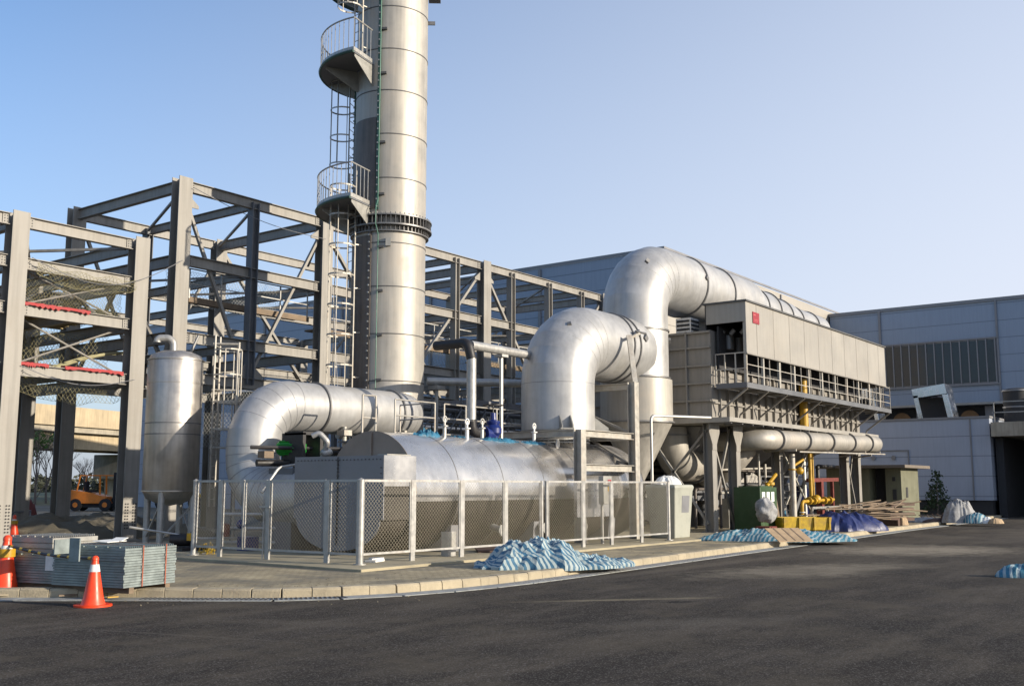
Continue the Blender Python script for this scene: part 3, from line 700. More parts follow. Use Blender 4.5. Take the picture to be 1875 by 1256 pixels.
# catwalk slabs of grating inside the tall frame
for (x0, x1, z) in ((20.8, 26.1, 7.95), (26.7, 35.8, 7.6), (36.4, 46, 7.3)):
    b = B(); b.box(x0, x1, 29.0, 29.9, z, z+.06); b.box(x0, x1, 29.0, 29.04, z-.14, z); b.make('walkway', 'wood', tall)
    b = B()
    x = x0
    while x < x1: b.bar((x, 29.0, z), (x, 29.0, z+1), .04); x += 1.3
    b.bar((x0, 29, z+1), (x1, 29, z+1), .04); b.bar((x0, 29, z+.5), (x1, 29, z+.5), .03); b.make('guard_rail', 'galv', tall)
# nets
def net(name, lab, P, nu, nv, sag, m, step_r=.0055):
    """P: four corners a,b,c,d; wires both ways, sagging"""
    a, b_, c, d = [V(p) for p in P]; g = [[None]*(nv+1) for _ in range(nu+1)]
    for i in range(nu+1):
        for j in range(nv+1):
            u, v_ = i/nu, j/nv; p = (a.lerp(b_, u)).lerp(d.lerp(c, u), v_)
            sg = sag*math.sin(math.pi*u)*(1-v_*.6)+.12*noise.noise(V((u*6, v_*4, a.x))); g[i][j] = p-V((0, 0, sg))+V((0, .25*noise.noise(V((u*5, v_*3, 3))), 0))
    bb = B()
    def seg(p, q):
        t = (q-p); n = V((t.z, 0, -t.x)) if abs(t.x)+abs(t.z) > 1e-4 else V((1, 0, 0)); n = n.normalized()*step_r; k = V((0, step_r, 0))
        bb.add([p+n, p-n*.5+k, p-n*.5-k, q+n, q-n*.5+k, q-n*.5-k], [(0, 1, 4, 3), (1, 2, 5, 4), (2, 0, 3, 5)])
    for i in range(nu):
        for j in range(nv): seg(g[i][j], g[i+1][j+1]); seg(g[i+1][j], g[i][j+1])
    for i in range(nu): seg(g[i][0], g[i+1][0]); seg(g[i][nv], g[i+1][nv])
    tag(bb.make(name, m), lab, 'safety net', 'safety nets on the steel frames')
net('safety_net', 'tangled ochre net bunched over the third beam of the low frame', [(14.95, YF+.35, 6.9), (18.3, YF+.35, 6.9), (18.3, YF+.35, 8.0), (14.95, YF+.35, 8.0)], 34, 10, .35, 'net')
net('safety_net', 'ochre net spread over the rear beams at far left', [(11.2, 31.5, 5.2), (19, 33.5, 5.0), (19, 33.5, 7.2), (11.2, 31.5, 7.4)], 60, 14, .3, 'net')
net('safety_net', 'drooping yellow safety net between the two lit columns at upper left', [(15.2, YF-.24, 7.8), (18.4, YF-.24, 7.8), (18.4, YF-.24, 8.1), (15.2, YF-.24, 8.1)], 26, 4, .3, 'net')
net('safety_net', 'long yellow safety net slung low behind the two left columns', [(12, 29.6, 6.0), (19.5, 31.5, 5.6), (19.5, 31.5, 6.7), (12, 29.6, 6.9)], 44, 7, .7, 'net')
net('safety_net', 'yellow net hanging below the lowest beam at far left', [(15.1, YF+.5, 4.5), (18.5, YF+.5, 4.4), (18.5, YF+.5, 5.1), (15.1, YF+.5, 5.2)], 26, 5, .25, 'net')
net('safety_net', 'pale net fence stretched in the tall frame left of its middle post', [(20.7, 30.2, 8.0), (26.2, 30.2, 8.0), (26.2, 30.2, 9.2), (20.7, 30.2, 9.2)], 40, 8, .1, 'netwhite')
net('safety_net', 'yellow net along the walkway right of the chimney', [(28.5, 28.9, 6.9), (45, 28.9, 6.7), (45, 28.9, 7.4), (28.5, 28.9, 7.6)], 80, 5, .3, 'net')
net('safety_net', 'pale net behind the duct elbow and vertical tank', [(20.8, 31, 3.3), (26, 31, 3.3), (26, 31, 5.3), (20.8, 31, 5.3)], 36, 12, .15, 'netwhite')
def redstrip(p, q, lab):
    p, q = V(p), V(q); b = B(); n = 26; vs = []
    for i in range(n+1):
        c = p.lerp(q, i/n); a = .12*noise.noise(V((i*.5, 0, p.x)))
        for (dy, dz) in ((-.13, -.05-abs(a)*1.2), (-.11, .02+a*.2), (.12, .04+a*.3), (.15, -.03)): vs.append(c+V((0, dy, dz)))
    fs = []
    for i in range(n):
        for k in range(4): fs.append((i*4+k, i*4+(k+1) % 4, (i+1)*4+(k+1) % 4, (i+1)*4+k))
    fs += [(3, 2, 1, 0), (n*4, n*4+1, n*4+2, n*4+3)]
    b.add(vs, fs); tag(b.make('red_cloth', 'redcloth'), lab, 'cloth', 'red cloth strips on the low frame')
redstrip((14.95, YF, 6.93), (17.0, YF, 6.93), 'red cloth strip on the third beam of the low steel frame')
redstrip((14.95, YF, 5.21), (15.8, YF, 5.21), 'short red cloth strip on the lowest beam beside the left column')
redstrip((16.3, YF, 5.21), (18.2, YF, 5.21), 'long red cloth strip on the lowest beam of the low frame')
for z, x0, x1, y0, y1, lb in ((6.93, 15.1, 18.3, 30.2, 32.6, 'timber deck boards laid on the third level of the low frame'), (5.22, 15.0, 18.4, 29.4, 31.6, 'timber deck boards laid on the lowest level of the low frame')):
    b = B(); y = y0
    while y < y1: b.box(x0+rnd(-.2, .2), x1+rnd(-.2, .2), y, y+.2, z, z+.04); y += .23
    tag(b.make('timber_deck', 'deckwood'), lb, 'timber deck')
# big dark ducts stored inside the low frame
t = thing('cable_tray', 'dark curved cable tray lying inside the low steel frame', 'cable tray', (15.5, 30, 6.9))
P = [(15.4+.35*i, 30.4+.1*i, 7.0+.75*math.sin(math.pi*i/11)) for i in range(12)]
b = B()
for k in (-.3, .3): b.tube([V(p)+V((0, k, 0)) for p in P], .06, 6)
b.make('side_rail', 'darksteel', t)
b = B()
for p in P: b.bar(V(p)+V((0, -.3, 0)), V(p)+V((0, .3, 0)), .05)
b.each('rung', 'darksteel', t)
t = thing('cable_tray', 'pale curved tray lying under the lowest beams at left', 'cable tray', (16, 30, 5.1))
P = [(15.8+.3*i, 29.6, 4.9+.55*math.sin(math.pi*i/18)+.05*i) for i in range(11)]
b = B()
for k in (-.2, .2): b.tube([V(p)+V((0, k, 0)) for p in P], .05, 6)
b.make('side_rail', 'net', t)
b = B()
for p in P: b.bar(V(p)+V((0, -.2, 0)), V(p)+V((0, .2, 0)), .04)
b.each('rung', 'net', t)
# ------------------------------------------------------------------ CHIMNEY
SX, SY, SR = 24.08, 23.0, 1.17
CAMDIR = math.degrees(math.atan2(-SY, -SX)) % 360
st = thing('chimney_stack', 'tall pale grey steel chimney with ladders and round platforms', 'chimney', (SX, SY, .165))
b = B(); prof = [(SR+.25, .165), (SR+.25, .3), (SR, .31)]+[(SR, z) for z in (2, 4, 6, 8, 9.85, 12, 14, 16, 18, 20, 23, 26)]+[(SR-.1, 26.01)]
b.lathe([(r, z) for r, z in prof], (SX, SY, 0), n=56); b.make('shell', 'stack', st)
for z in (4.98, 6.45, 7.95, 9.35, 11.45, 12.9, 14.35, 15.75, 17.2, 18.6):
    b = B(); b.ring((SX, SY, z), (0, 0, 1), SR-.01, SR+.012, .03, 56); b.make('weld_seam', 'seam', st)
b = B(); b.ring((SX, SY, 10.22), (0, 0, 1), SR-.01, SR+.2, .04, 56); b.ring((SX, SY, 9.92), (0, 0, 1), SR-.01, SR+.2, .05, 56); b.ring((SX, SY, 9.72), (0, 0, 1), SR-.01, SR+.1, .03, 56); fl = b.make('flange', 'flange', st)
b = B()
for j in range(56):
    a = 2*math.pi*j/56; d = V((math.cos(a), math.sin(a), 0)); n = V((-d.y, d.x, 0))
    b.obox(V((SX, SY, 10.07))+d*(SR+.09), d*.085, n*.008, (0, 0, .13)); b.obox(V((SX, SY, 9.82))+d*(SR+.05), d*.05, n*.008, (0, 0, .08))
    b.lathe([(.02, 0), (.02, .06)], V((SX, SY, 10.24))+d*(SR+.15), n=6)
b.make('gusset_ring', 'flange', fl)
def spos(th, r, z):   # th: degrees to the left of the side that faces the road
    a = R(CAMDIR-th); return V((SX+r*math.cos(a), SY+r*math.sin(a), z))
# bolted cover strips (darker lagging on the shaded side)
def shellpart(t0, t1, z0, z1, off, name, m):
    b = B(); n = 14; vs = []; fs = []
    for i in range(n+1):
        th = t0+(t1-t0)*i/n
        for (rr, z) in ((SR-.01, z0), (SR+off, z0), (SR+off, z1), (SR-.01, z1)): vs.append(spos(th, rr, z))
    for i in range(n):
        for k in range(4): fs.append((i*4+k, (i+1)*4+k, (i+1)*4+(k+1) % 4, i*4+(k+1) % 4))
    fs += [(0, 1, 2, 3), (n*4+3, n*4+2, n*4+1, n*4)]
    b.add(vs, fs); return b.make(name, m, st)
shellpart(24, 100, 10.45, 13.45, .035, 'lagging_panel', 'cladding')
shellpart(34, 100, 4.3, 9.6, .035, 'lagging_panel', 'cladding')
for th, z0, z1 in ((20, 10.4, 18.5), (31, 4.2, 9.7), (97, 10.4, 15.2)):
    b = B(); p = spos(th, SR+.03, z0); d = spos(th, 1, 0)-V((SX, SY, 0)); n = V((-d.y, d.x, 0))
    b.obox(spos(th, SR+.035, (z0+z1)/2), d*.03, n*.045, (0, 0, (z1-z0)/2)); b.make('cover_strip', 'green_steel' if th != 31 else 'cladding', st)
    b = B(); z = z0+.1
    while z < z1:
        b.lathe([(.028, 0), (.028, .04)], spos(th, SR+.065, z), d, 6); z += .23
    b.make('bolt_row', 'galv', st)
b = B(); b.tube([spos(17, SR+.07, z) for z in (4.0, 8, 9.6)]+[spos(18, SR+.28, 9.9), spos(18, SR+.26, 10.4)]+[spos(18, SR+.09, z) for z in (10.7, 14, 19)], .016, 6); b.make('green_cable', 'greencable', st)
b = B()
for z in (5, 6.4, 7.8, 9.2, 10.9, 12.6, 14.9, 16.4): b.obox(spos(13, SR+.03, z), *(lambda d: (d*.05, V((-d.y, d.x, 0))*.09, V((0, 0, .035))))((spos(13, 1, 0)-V((SX, SY, 0)))))
b.each('cable_clip', 'seam', st)
b = B(); d = spos(2, 1, 0)-V((SX, SY, 0)); b.obox(spos(2, SR+.04, 9.35), d*.04, V((-d.y, d.x, 0))*.08, (0, 0, .13)); b.make('test_port', 'plate', st)
b = B(); d = spos(-85, 1, 0)-V((SX, SY, 0)); b.obox(spos(-85, SR+.12, 17.15), d*.12, V((-d.y, d.x, 0))*.03, (0, 0, .06)); b.obox(spos(-85, SR+.2, 17.7+.9), d*.2, V((-d.y, d.x, 0))*.5, (0, 0, .5)); b.each('lifting_lug', 'flange', st)
RO = 2.35
def platform(z, t0, t1, m):
    b = B(); n = 20; vs = []; fs = []
    for i in range(n+1):
        th = t0+(t1-t0)*i/n
        for (rr, zz) in ((SR+.02, z-.05), (RO, z-.05), (RO, z), (SR+.02, z)): vs.append(spos(th, rr, zz))
    for i in range(n):
        for k in range(4): fs.append((i*4+k, (i+1)*4+k, (i+1)*4+(k+1) % 4, i*4+(k+1) % 4))
    fs += [(0, 1, 2, 3), (n*4+3, n*4+2, n*4+1, n*4)]; b.add(vs, fs)
    pl = b.make('platform_floor', m, st)
    b = B()   # rim channel and toe board
    ths = [t0+(t1-t0)*i/24 for i in range(25)]
    b.tube([spos(th, RO+.02, z-.02) for th in ths], .05, 6); b.make('rim', 'green_steel', pl)
    b = B(); 
    for i in range(24):
        p, q = spos(ths[i], RO, z+.07), spos(ths[i+1], RO, z+.07); b.bar(p, q, .012, .13)
    b.bar(spos(t0, RO, z+.07), spos(t0, SR+.1, z+.07), .012, .13); b.make('toe_board', 'galv', pl)
    b = B(); b.tube([spos(th, RO, z+1.1) for th in ths]+[spos(t1, SR+.15, z+1.1)], .025, 6); b.tube([spos(t0, RO, z+1.1), spos(t0, SR+.12, z+1.1)], .025, 6)
    m1 = [t0+42+(t1-t0-42)*i/20 for i in range(21)]
    b.tube([spos(th, RO, z+.45) for th in m1], .016, 5); b.make('handrail', 'galv', pl)
    b = B(); k = 26
    for i in range(k+1): th = t0+(t1-t0)*i/k; b.tube([spos(th, RO, z), spos(th, RO, z+1.1)], .013, 5)
    for r_ in (SR+.2, SR+.42, SR+.64, SR+.88): b.tube([spos(t0, r_, z), spos(t0, r_, z+1.1)], .013, 5)
    b.make('baluster', 'galv', pl)
    b = B()   # triangular brackets beneath
    for th in (t0+1, t0+40, t0+80, t1-1):
        d = spos(th, 1, 0)-V((SX, SY, 0)); n_ = V((-d.y, d.x, 0))*.012
        b.prism([spos(th, SR, z-.06)-n_, spos(th, RO-.1, z-.06)-n_, spos(th, RO-.1, z-.14)-n_, spos(th, SR, z-.75)-n_], n_*2)
    b.each('bracket', 'plate', pl)
platform(10.55, 31, 150, 'darksteel'); platform(15.25, 31, 160, 'darksteel'); platform(18.45, 31, 150, 'green_steel')
def ladder(th, z0, z1, cz0, m, hoops=True):
    d = spos(th, 1, 0)-V((SX, SY, 0)); n = V((-d.y, d.x, 0)); r = SR+.24
    b = B()
    for k in (-.22, .22): b.bar(spos(th, r, z0)+n*k, spos(th, r, z1)+n*k, .045, .02)
    ld = b.make('ladder', m, st)
    b = B(); z = z0+.2
    while z < z1: b.tube([spos(th, r, z)-n*.22, spos(th, r, z)+n*.22], .012, 5); z += .3
    b.make('rung', m, ld)
    b = B(); z = z0+.5
    while z < z1:
        for k in (-.22, .22): b.bar(spos(th, SR, z)+n*k, spos(th, r, z)+n*k, .035)
        z += 1.4
    b.each('standoff', m, ld)
    b = B(); z = cz0; cc = spos(th, r+.36, 0); zs = []
    while z <= z1-.1: zs.append(z); z += .95
    def cg(a): return cc+n*(.38*math.cos(a))+d*(.40*math.sin(a))
    for z in zs:
        pts = [cg(R(a))+V((0, 0, z)) for a in range(-40, 221, 20)]; pts = [spos(th, r, z)+n*.22]+pts+[spos(th, r, z)-n*.22]
        for i in range(len(pts)-1): b.bar(pts[i], pts[i+1], .012, .05)
    for a in (0, 45, 90, 135, 180): p = cg(R(a)); b.bar(p+V((0, 0, zs[0])), p+V((0, 0, zs[-1])), .028, .012)
    b.make('safety_cage', m, ld)
ladder(58, 3.2, 11.7, 4.5, 'rail'); ladder(112, 10.6, 16.3, 12.35, 'galv'); ladder(52, 15.3, 20.5, 17.1, 'rail')

# ------------------------------------------------------------------ LEFT ELBOW DUCT
dl = thing('exhaust_duct', 'silver duct with a big left elbow running level into the chimney foot', 'duct', (18.75, 22.5, 2))
LYc = 22.0; LZ = 3.92; RL = .70
path = fillet([(24.15, 23.0, LZ), (24.12, LYc, LZ), (17.98, LYc, LZ), (17.98, LYc, 1.5), (17.98, 18.4, 1.42)], [.75, 1.14, 1.08], 6)
k = 6
b = B(); b.tube(path, RL, 48); b.make('duct_shell', 'duct', dl, sharp=11)
for x, r in ((20.05, .05), (23.1, .05)):
    b = B(); b.ring((x, LYc, LZ), (1, 0, 0), RL-.01, RL+r, .05, 44); b.make('flange', 'flange', dl)
b = B()
for i in range(1, len(path)-1):
    t = (path[i+1]-path[i-1]).normalized(); b.ring(path[i], t, RL-.02, RL+.006, .012, 44)
b.make('weld_seam', 'header', dl)
b = B(); b.tube([(20.75, LYc-.55, LZ-.5), (20.75, LYc-.55, .17)], .07, 10); b.box(20.6, 20.9, LYc-.7, LYc-.4, LZ-.75, LZ-.6); b.box(23.2, 23.3, LYc-.6, LYc-.5, .17, LZ-.5); b.each('support_leg', 'rail', dl)

# ------------------------------------------------------------------ MAIN HORIZONTAL VESSEL
vs_ = thing('pressure_vessel', 'huge horizontal silver vessel lying behind the wire fence', 'vessel', (18.9, 18, .165))
VY, VZ, VR, VX0, VX1 = 17.98, 1.60, 1.47, 18.32, 29.0
for nm, mt_, q0, q1, rr_ in (('lower_shell', 'ground_reflection', 8, 172, VR-.006), ('shell', 'shell', 172, 368, VR)):  # lower half coloured as the dark reflection of the ground
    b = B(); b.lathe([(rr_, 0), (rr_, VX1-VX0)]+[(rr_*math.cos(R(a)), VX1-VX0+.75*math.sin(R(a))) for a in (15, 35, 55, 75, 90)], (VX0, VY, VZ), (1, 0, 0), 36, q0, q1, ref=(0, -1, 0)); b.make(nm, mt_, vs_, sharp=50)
b = B(); b.lathe([(0, -.02), (VR+.02, -.02), (VR+.02, 0)], (VX0, VY, VZ), (1, 0, 0), 72); b.box(VX0-.06, VX0-.021, VY-.04, VY+.04, 2.46, VZ+VR-.02); b.make('end_plate', 'endplate', vs_)
for x in (19.9, 21.75, 23.6, 25.4, 27.6):
    b = B(); b.ring((x, VY, VZ), (1, 0, 0), VR-.01, VR+.006, .02, 72); b.make('weld_seam', 'flange', vs_)
# U shaped header box in front
HX0, HX1, HW, HT_ = 17.2, 18.29, 1.49, 2.45
pts = [(HX0, VY+HW, HT_), (HX0, VY-HW, HT_), (HX0, VY-HW, 1.75), (HX0, VY-HW, 1.0), (HX0, VY-HW+.1, .98)]+[(HX0, VY-(HW-.1)*math.cos(R(a)), .98-.72*math.sin(R(a))) for a in range(8, 180, 8)]+[(HX0, VY+HW-.1, .98), (HX0, VY+HW, 1.0), (HX0, VY+HW, 1.75)]
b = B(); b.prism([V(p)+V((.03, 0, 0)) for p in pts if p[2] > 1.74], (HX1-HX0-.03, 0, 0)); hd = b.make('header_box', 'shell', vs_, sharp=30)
b = B(); b.prism([V(p)+V((.03, 0, -.012)) for p in pts if p[2] <= 1.751], (HX1-HX0-.03, 0, 0)); b.make('lower_header', 'ground_reflection', vs_, sharp=30)
b = B(); b.prism(pts[::1], (.026, 0, 0)); b.make('front_plate', 'header', hd)
b = B()
z = .55
while z < 2.4: b.lathe([(.022, 0), (.022, .03)], (HX0, VY-.02, z), (-1, 0, 0), 6); z += .085
y = VY-HW+.1
while y < VY+HW-.05: b.lathe([(.014, 0), (.014, .02)], (HX0, y, 2.36), (-1, 0, 0), 6); y += .12
for z in [1.0+.13*i for i in range(10)]: b.lathe([(.014, 0), (.014, .02)], (HX0, VY-HW+.08, z), (-1, 0, 0), 6)
b.box(HX0-.03, HX0-.005, VY-.022, VY-.012, .4, 2.43)
b.make('bolt_row', 'seam', hd)
b = B(); b.box(17.3, 18.1, VY-HW-.004, VY-HW+.3, HT_+.003, HT_+.03); b.make('top_strip', 'plate', hd)
for x in (19.8, 23.3, 27.2):
    b = B(); b.prism([(x, VY-1.25, .165), (x, VY+1.25, .165), (x, VY+1.3, .8), (x, VY-1.3, .8)], (.35, 0, 0)); b.make('saddle', 'header', vs_)
for x in (21.6, 23.55, 25.5):
    b = B(); b.tube([(x, VY-1.05, .75), (x, VY-1.5, .62)], .09, 10); b.ring((x, VY-1.5, .62), (0, -1, .1), .0, .15, .04, 12); b.make('drain_nozzle', 'plate', vs_)
# top nozzles and lifting eye
for x, y in ((21.4, 17.5), (22.3, 17.7), (24.6, 17.6), (25.5, 17.7), (20.6, 17.6)):
    z0 = VZ+math.sqrt(VR*VR-(y-VY)**2)-.04; b = B(); b.tube([(x, y, z0), (x, y, z0+.32)], .05, 8); b.ring((x, y, z0+.32), (0, 0, 1), 0, .1, .03, 10); b.tube([(x, y, z0+.34), (x, y, z0+.52)], .03, 8)
    b.ring((x, y, z0+.5), (0, 1, 0), .06, .09, .03, 12); b.make('top_nozzle', 'conewhite' if x in (21.4, 24.6) else 'galv', vs_)
b = B(); b.ring((25.3, 17.25, 2.98), (.3, -1, 0), .05, .14, .04, 16); b.box(25.27, 25.33, 17.23, 17.27, 2.7, 2.88); b.make('lifting_eye', 'conewhite', vs_)
b = B(); b.tube(fillet([(16.4, 19.7, 1.6), (16.9, 19.7, 2.2), (17.6, 19.7, 2.3)], .3), .035, 8); b.make('grab_rail', 'galv', vs_)
# blue sheet remnants on top of the vessel
def blob(name, m, c, rx, ry, h, seed, n=26, rot=0, fold=4., lab=None, cat=None, group=None, floor=None, ridge=None, foldamp=.35, crease=1., scal=0.):
    """crumpled sheet: height field over a ragged oval, skirt reaching the floor"""
    c = V(c); b = B(); vs = []; idx = {}; M_ = 4*n
    rings = n; seg = 120 if n > 35 else 76; cr, sr = math.cos(rot), math.sin(rot); random.seed(seed)
    for i in range(rings+1):
        rr = i/rings
        for j in range(seg):
            a = 2*math.pi*j/seg; e = 1+scal*rr*math.sin(15*a+seed)+.22*noise.noise(V((math.cos(a)*1.6, math.sin(a)*1.6, seed)))+.10*noise.noise(V((math.cos(a)*7, math.sin(a)*7, seed)))
            x, y = rx*rr*e*math.cos(a), ry*rr*e*math.sin(a)
            base = max(0, 1-rr**2.2)**.75 if ridge is None else ridge(x/rx, y/ry, rr)
            f = noise.noise(V((x*fold, y*fold*.6, seed))); f2 = noise.noise(V((x*fold*2.6, y*fold*2.2, seed+9)))
            f3 = (1-abs(noise.noise(V((x*fold*1.3+5, y*fold*1.1, seed+3)))))**6
            f4 = abs(noise.noise(V((x*fold*5, y*fold*4.4, seed+17))))
            z = h*base*(1+foldamp*.7*f)+h*foldamp*(abs(f2)*.45+.5*f3*crease+.18*f4)*(.35+.65*min(1, base+.3))+.012
            vs.append(V((c.x+x*cr-y*sr, c.y+x*sr+y*cr, c.z+max(.01, z))))
    fs = []
    for i in range(rings):
        for j in range(seg):
            a0, a1 = i*seg+j, i*seg+(j+1) % seg; fs.append((a0, a1, a1+seg, a0+seg))
    k = len(vs); vs += [V((q.x, q.y, min(q.z, c.z+.012)-.012)) for q in vs[rings*seg:rings*seg+seg]]
    for j in range(seg): fs.append((rings*seg+j, rings*seg+(j+1) % seg, k+(j+1) % seg, k+j))
    b.add(vs, fs)
    ob = b.make(name, m, sharp=80 if not scal else 20, origin=c); tag(ob, lab, cat, group); return ob
for i, (x, y, rx, ry, h, lb) in enumerate([(20.0, 17.7, .5, .25, .16, 'crumpled blue plastic sheet on top of the silver vessel, left piece near its end plate'), (22.9, 17.6, 1.0, .25, .1, 'crumpled blue plastic sheet on top of the vessel in front of the white vertical pipe'), (24.4, 17.55, .8, .22, .08, 'crumpled blue plastic sheet on the vessel, right piece below the blue valve'), (21.4, 17.75, .5, .2, .08, 'flat scrap of blue plastic sheet on the vessel crown between the two bigger pieces')]):
    z = VZ+math.sqrt(VR*VR-(y-VY)**2)-.08; blob('plastic_sheet', 'aquatarp', (x, y, z), rx, ry*.8, h*.7, 20+i, n=20, fold=7, foldamp=1.3, lab=lb, cat='plastic sheet', group='blue sheets on the vessel')
# railing on the vessel
hr = thing('handrail', 'pale tube handrail round the walkway on top of the silver vessel', 'handrail', (20, 18.5, 3))
def railrun(parent, P, z0, hts, r=.024, m='rail', base=None):
    for p in P:
        b = B(); b.tube([(p[0], p[1], base if base is not None else z0), (p[0], p[1], z0+hts[-1])], r, 8); b.make('post', m, parent)
    b = B()
    for h in hts: b.tube([(p[0], p[1], z0+h) for p in P], r*.85, 8)
    b.make('rail', m, parent)
railrun(hr, [(22.1, 18.9), (23.05, 18.9), (24.5, 18.9), (26.1, 18.9), (26.1, 20.2)], 3.0, (.18, .62, 1.03))
railrun(hr, [(20.1, 18.9), (21.7, 18.9), (21.7, 20.2)], 2.95, (.2, .66, 1.08))
railrun(hr, [(19.6, 19.6), (20.1, 19.6)], 2.4, (.6, 1.15, 1.75), .028)
b = B(); b.box(19.4, 26.3, 18.85, 20.3, 2.9, 2.94); b.make('walkway_floor', 'darksteel', hr)
for i, x in enumerate((19.6, 22.8, 26.0)):
    b = B(); b.bar((x, 20.2, .165), (x, 20.2, 2.9), .1); b.make('support_post', 'galv', hr)
# green motor, tank valve etc. behind the header box
t = thing('motor_valve', 'green electric motor on pipework beside the duct elbow, above the grey plate', 'motor', (18.2, 20.3, 2.4))
b = B(); b.lathe([(.14, 0), (.17, .04), (.17, .62), (.12, .68), (.12, .74), (0, .75)], (17.9, 20.95, 2.72), (.55, -.83, 0), 18); mo = b.make('motor_body', 'greenmotor', t)
b = B()
for j in range(12):
    a = 2*math.pi*j/12; ax = V((.55, -.83, 0)).normalized(); u = V((0, 0, 1)); v_ = ax.cross(u); d = u*math.cos(a)+v_*math.sin(a)
    b.obox(V((17.9, 20.95, 2.72))+ax*.32+d*.18, ax*.26, d*.02, ax.cross(d)*.006)
b.make('cooling_fin', 'greenmotor', mo)
b = B(); b.tube([(17.0, 20.9, 2.72), (19.6, 19.9, 2.72)], .05, 8); b.tube([(17.2, 20.9, 2.33), (19.2, 20.3, 2.35)], .09, 10); b.box(18.0, 18.1, 20.1, 20.9, 2.3, 3.1); b.box(18.5, 18.6, 20.0, 20.8, 2.3, 3.1); b.box(18.0, 18.6, 20.1, 20.8, 3.05, 3.13); b.make('pipework', 'blackpipe', t)
b = B(); b.tube(fillet([(18.35, 19.75, 2.45), (18.2, 19.4, 2.85), (18.05, 19.55, 3.08), (17.95, 19.7, 3.0)], .1), .07, 10); b.sphere((18.35, 19.6, 2.6), .14, 12, (1.3, 1, .8)); b.make('valve_lever', 'galv', t)
b = B(); b.box(17.6, 18.5, 20.0, 20.9, .165, 2.2); b.make('stand', 'darksteel', t)
b = B(); b.box(17.15, 17.45, 20.55, 20.8, 2.45, 2.62); b.make('junction_box', 'wood', t)
# tall white pipe with black elbows, blue valve
t = thing('insulated_pipe', 'white vertical pipe with black elbows rising from the blue valve, turning right', 'pipe', (22.6, 18.5, 3))
xp = 22.62; yp = 18.35
b = B(); b.tube([(xp, yp, 3.55), (xp, yp, 5.32)], .135, 18); b.make('riser', 'galv', t)
b = B(); b.tube(fillet([(xp-.05, yp+1.3, 5.78), (xp-.05, yp+.1, 5.78), (xp, yp, 5.3)], .2), .14, 14); b.make('elbow', 'blackpipe', t); b = B(); b.tube(fillet([(xp, yp, 3.6), (xp+.05, yp, 3.28), (xp+.5, yp, 3.2)], .2), .14, 14); b.make('elbow', 'blackpipe', t)
b = B(); b.tube([(xp+.08, yp+.1, 5.72), (27.3, yp+.1, 5.72)], .13, 14); b.make('cross_pipe', 'galv', t)
b = B(); b.tube([(24.2, yp+.15, 5.6), (24.2, yp+.15, 2.9)], .06, 8); b.box(24.05, 24.35, yp, yp+.3, 5.52, 5.6); b.make('support_post', 'galv', t)
t = thing('gate_valve', 'dark blue gate valve on top of the silver vessel', 'valve', (23.6, yp, 2.98))
b = B(); b.lathe([(.26, 0), (.26, .05), (.16, .07), (.17, .2), (.25, .28), (.25, .42), (.17, .52), (.2, .56), (.2, .62), (.1, .66), (.08, .86), (.0, .87)], (23.62, yp, 2.98), n=20); b.lathe([(.17, 0), (.17, .4), (.24, .41), (.24, .47)], (23.6, yp, 3.22), (-1, 0, 0), 18); b.make('valve_body', 'bluevalve', t)
b = B(); b.tube([(23.62, yp, 3.8), (23.62, yp, 4.08)], .02, 6); b.ring((23.62, yp, 4.06), (0, 0, 1), .26, .3, .03, 20)
for a in (0, 60, 120): d = V((math.cos(R(a)), math.sin(R(a)), 0)); b.bar(V((23.62, yp, 4.06))-d*.27, V((23.62, yp, 4.06))+d*.27, .02)
b.make('hand_wheel', 'blackpipe', t)
# second level pipe behind
t = thing('cross_pipe', 'dull grey level pipe running from the chimney to the big front elbow duct', 'pipe', (25.5, 21, 5.1))
b = B(); b.tube([(25.2, 22.3, 5.12), (28.6, 19.4, 5.12)], .13, 14); b.make('pipe', 'galv', t)
b = B(); b.tube([(25.45, 22.1, 5.0), (25.45, 22.1, .17)], .06, 8); b.box(25.25, 25.65, 21.9, 22.3, 4.85, 4.98); b.make('support_post', 'galv', t)

# ------------------------------------------------------------------ FRONT ELBOW DUCT (A) and PIPE 2
AX, AY, AR, AZ = 26.35, 17.95, 1.13, 6.30
BX = 31.15
da = thing('exhaust_duct', 'fat silver duct rising from the vessel and bending right into the tall vertical duct', 'duct', (AX, AY, 3))
path = fillet([(AX, AY, 3.42), (AX, AY, AZ), (BX-.5, AY, AZ)], 1.46, 7)
b = B(); b.tube(path, AR, 60); b.make('duct_shell', 'duct', da, sharp=10.5)
b = B(); b.lathe([(.78, 2.6), (.78, 3.05), (.86, 3.06), (.86, 3.12), (AR-.05, 3.3), (AR, 3.45)], (AX, AY, 0), n=48); b.make('bottom_collar', 'stack', da)
b = B(); b.ring((AX, AY, 3.14), (0, 0, 1), .8, .97, .05, 44); b.ring((AX, AY, 3.05), (0, 0, 1), .7, .97, .04, 44); fl = b.make('flange', 'galv', da)
bolts_on_ring((AX, AY, 3.1), (0, 0, 1), .92, 40, .022, .2).make('bolt_row', 'flange', fl)
for x in (29.15, 29.55):
    b = B(); b.ring((x, AY, AZ), (1, 0, 0), AR-.01, AR+.045, .05, 60); b.make('flange', 'flange', da)
b = B()
for i in range(2, len(path)-2): b.ring(path[i], (path[i+1]-path[i-1]).normalized(), AR-.03, AR+.004, .012, 60)
b.make('gore_seam', 'plate', da)
b = B(); b.ring((AX, AY, AZ-1.46), (0, 0, 1), AR-.01, AR+.005, .012, 60); b.make('weld_seam', 'header', da)
